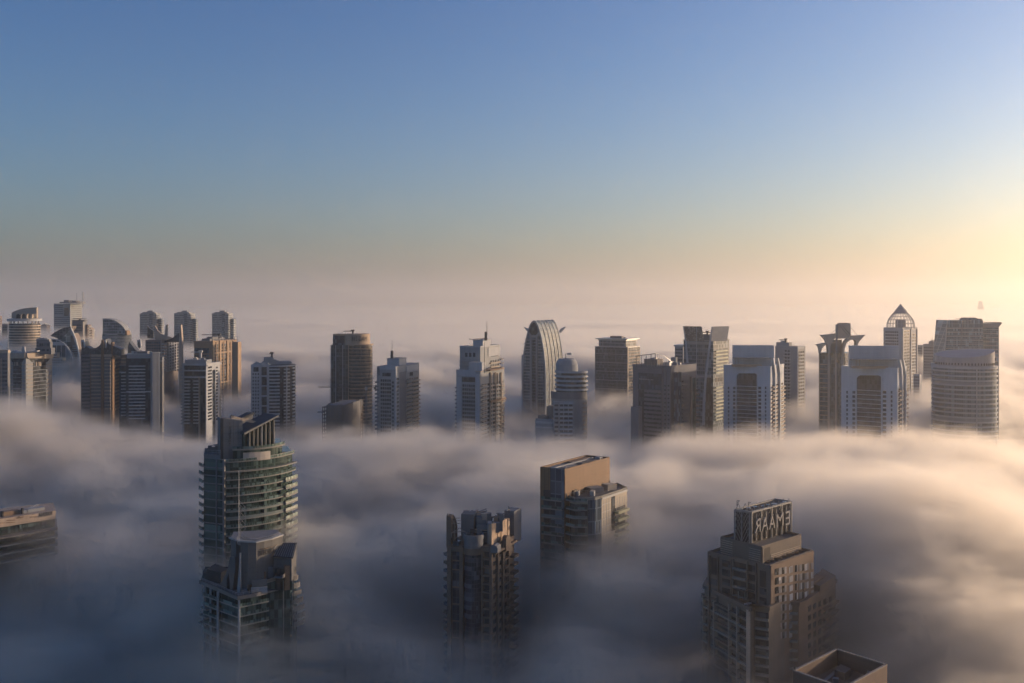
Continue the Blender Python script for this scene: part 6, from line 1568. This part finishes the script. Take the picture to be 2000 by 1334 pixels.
for i, (x, Y) in enumerate(((1457, 375), (1461, 375.5), (1464, 376), (1410, 393), (1425, 388), (1437, 384.5), (1448, 381))): p = b.P(x, Y); b.mesh('planter', MB().box(p[0] - .7, p[0] + .7, p[1] - .5, p[1] + .5, z4 - .1, z4 + .8), STEEL if i < 3 else BROWN)
# right wing
pr5 = [b.P(1540, 386), b.P(1560, 385), b.P(1572, 388), b.P(1632, 417), b.P(1600, 432), b.P(1540, 410)]; z5 = Z(1176, 386)
b.mesh('side_wing', MB().prism(pr5, 0, z5 - .8), ST2); b.mesh('terrace_edge', MB().band(pr5[:4], -.8, .8, z5 - .9, z5 + .4), ST2)
fr5 = b.face((1572, 388), (1632, 417)); b.mesh('wing_house', MB().prism([b.P(1582, 402), b.P(1602, 399), b.P(1632, 414), b.P(1606, 425)], z5 - .9, z5 + 2.6), ST2); b.mesh('pergola', MB().prism([b.P(1556, 393), b.P(1570, 391), b.P(1610, 410), b.P(1596, 414)], z5 + 3, z5 + 3.5), BROWN)
for x, Y in ((1558, 394), (1570, 392), (1590, 401), (1606, 409)): p = b.P(x, Y); b.mesh('pergola_post', MB().tube((*p, z5), (*p, z5 + 3), .25, 5), BROWN)
for i in range(7):
    y = 1186 + i * fh
    for xa in (1578, 1588, 1598, 1608, 1619): b.rect(fr5, 'window', GB, xa, xa + 5, y - (xa - 1572) * .45, y + 10 - (xa - 1572) * .45, 0, .2)
    b.mesh('balcony', MB().band([b.P(1542, 386), b.P(1558, 385)], 0, 1.6, Z(y + 12, 386), Z(y + 8, 386)), SLAB)
    b.rect(fr5, 'balcony', ST2, 1604, 1631, y - 6, y - 2, 0, 1.8)

# ------------------------------------------------------------------ open parapet roof bottom right
b = B('residential_tower', 'square roof with raised parapet walls around a sunken deck, faint at the bottom edge', 'tower', 1645, 303, 0)
W4 = [(1549, 304), (1648, 290), (1733, 309), (1634, 323)]; pts = [b.P(*p) for p in W4]; zt = Z(1345, 290)
PW2 = wall('fog_brown_wall', (.11, .075, .06)); b.mesh('facade', MB().prism(pts, 0, zt - 5), PW2)
poly_parapet(b, pts, zt - 5.01, 5.0, .5, PW2, 'parapet_wall')
for i in range(4): a, c_ = Vector(pts[i]), Vector(pts[(i + 1) % 4]); b.mesh('coping', MB().band([tuple(a), tuple(c_)], -.6, .12, zt, zt + .25), wall('pale_coping', (.22, .20, .18)))
b.mesh('roof_house', MB().prism([b.P(1630, 312), b.P(1650, 309), b.P(1662, 313), b.P(1642, 317)], zt - 5.1, zt - 2.6), PW2)
b.mesh('roof_duct', MB().prism([b.P(1600, 305), b.P(1606, 304), b.P(1640, 316), b.P(1634, 317)], zt - 5.0, zt - 4.1), DGREY)
for i in range(6): p = b.P(1615 + i * 17, 302 + (i % 3) * 5); b.mesh('roof_unit', MB().box(p[0] - .9, p[0] + .9, p[1] - .7, p[1] + .7, zt - 5.1, zt - 3.8 + (i % 2) * .5), DGREY if i % 2 else BROWN)
b.mesh('roof_lamp', MB().tube((*b.P(1552, 304), zt), (*b.P(1552, 304), zt + 1.2), .12, 5).box(b.P(1552, 304)[0] - .3, b.P(1552, 304)[0] + .3, b.P(1552, 304)[1] - .2, b.P(1552, 304)[1] + .2, zt + .7, zt + 1.2), DARK)
for i in range(5): b.rect(b.face(W4[0], W4[1]), 'panel_rib', BROWN, 1560 + i * 18, 1560.6 + i * 18, 1334, None, 0, .1)


# ================================================================== the fog itself
for name, lo, hi, res, far, step, lab in (
        ('fog_bank', (-420, 200, 40), (460, 640, 195), (540, 270, 92), False, 2.2, 'thick rolling bank of morning fog around the feet of the near towers'),
        ('fog_bank', (-900, 640, 60), (900, 1500, 215), (560, 268, 48), False, 1.2, 'fog crest and trough in front of and between the far row of towers'),
        ('distant_fog', (-16000, 1500, 60), (16000, 30000, 230), (400, 700, 26), True, 5.0, 'flat far sea of fog running out to the horizon')):
    o = fog_volume(name, lo, hi, res, far, step); o['label'] = lab; o['category'] = 'fog'
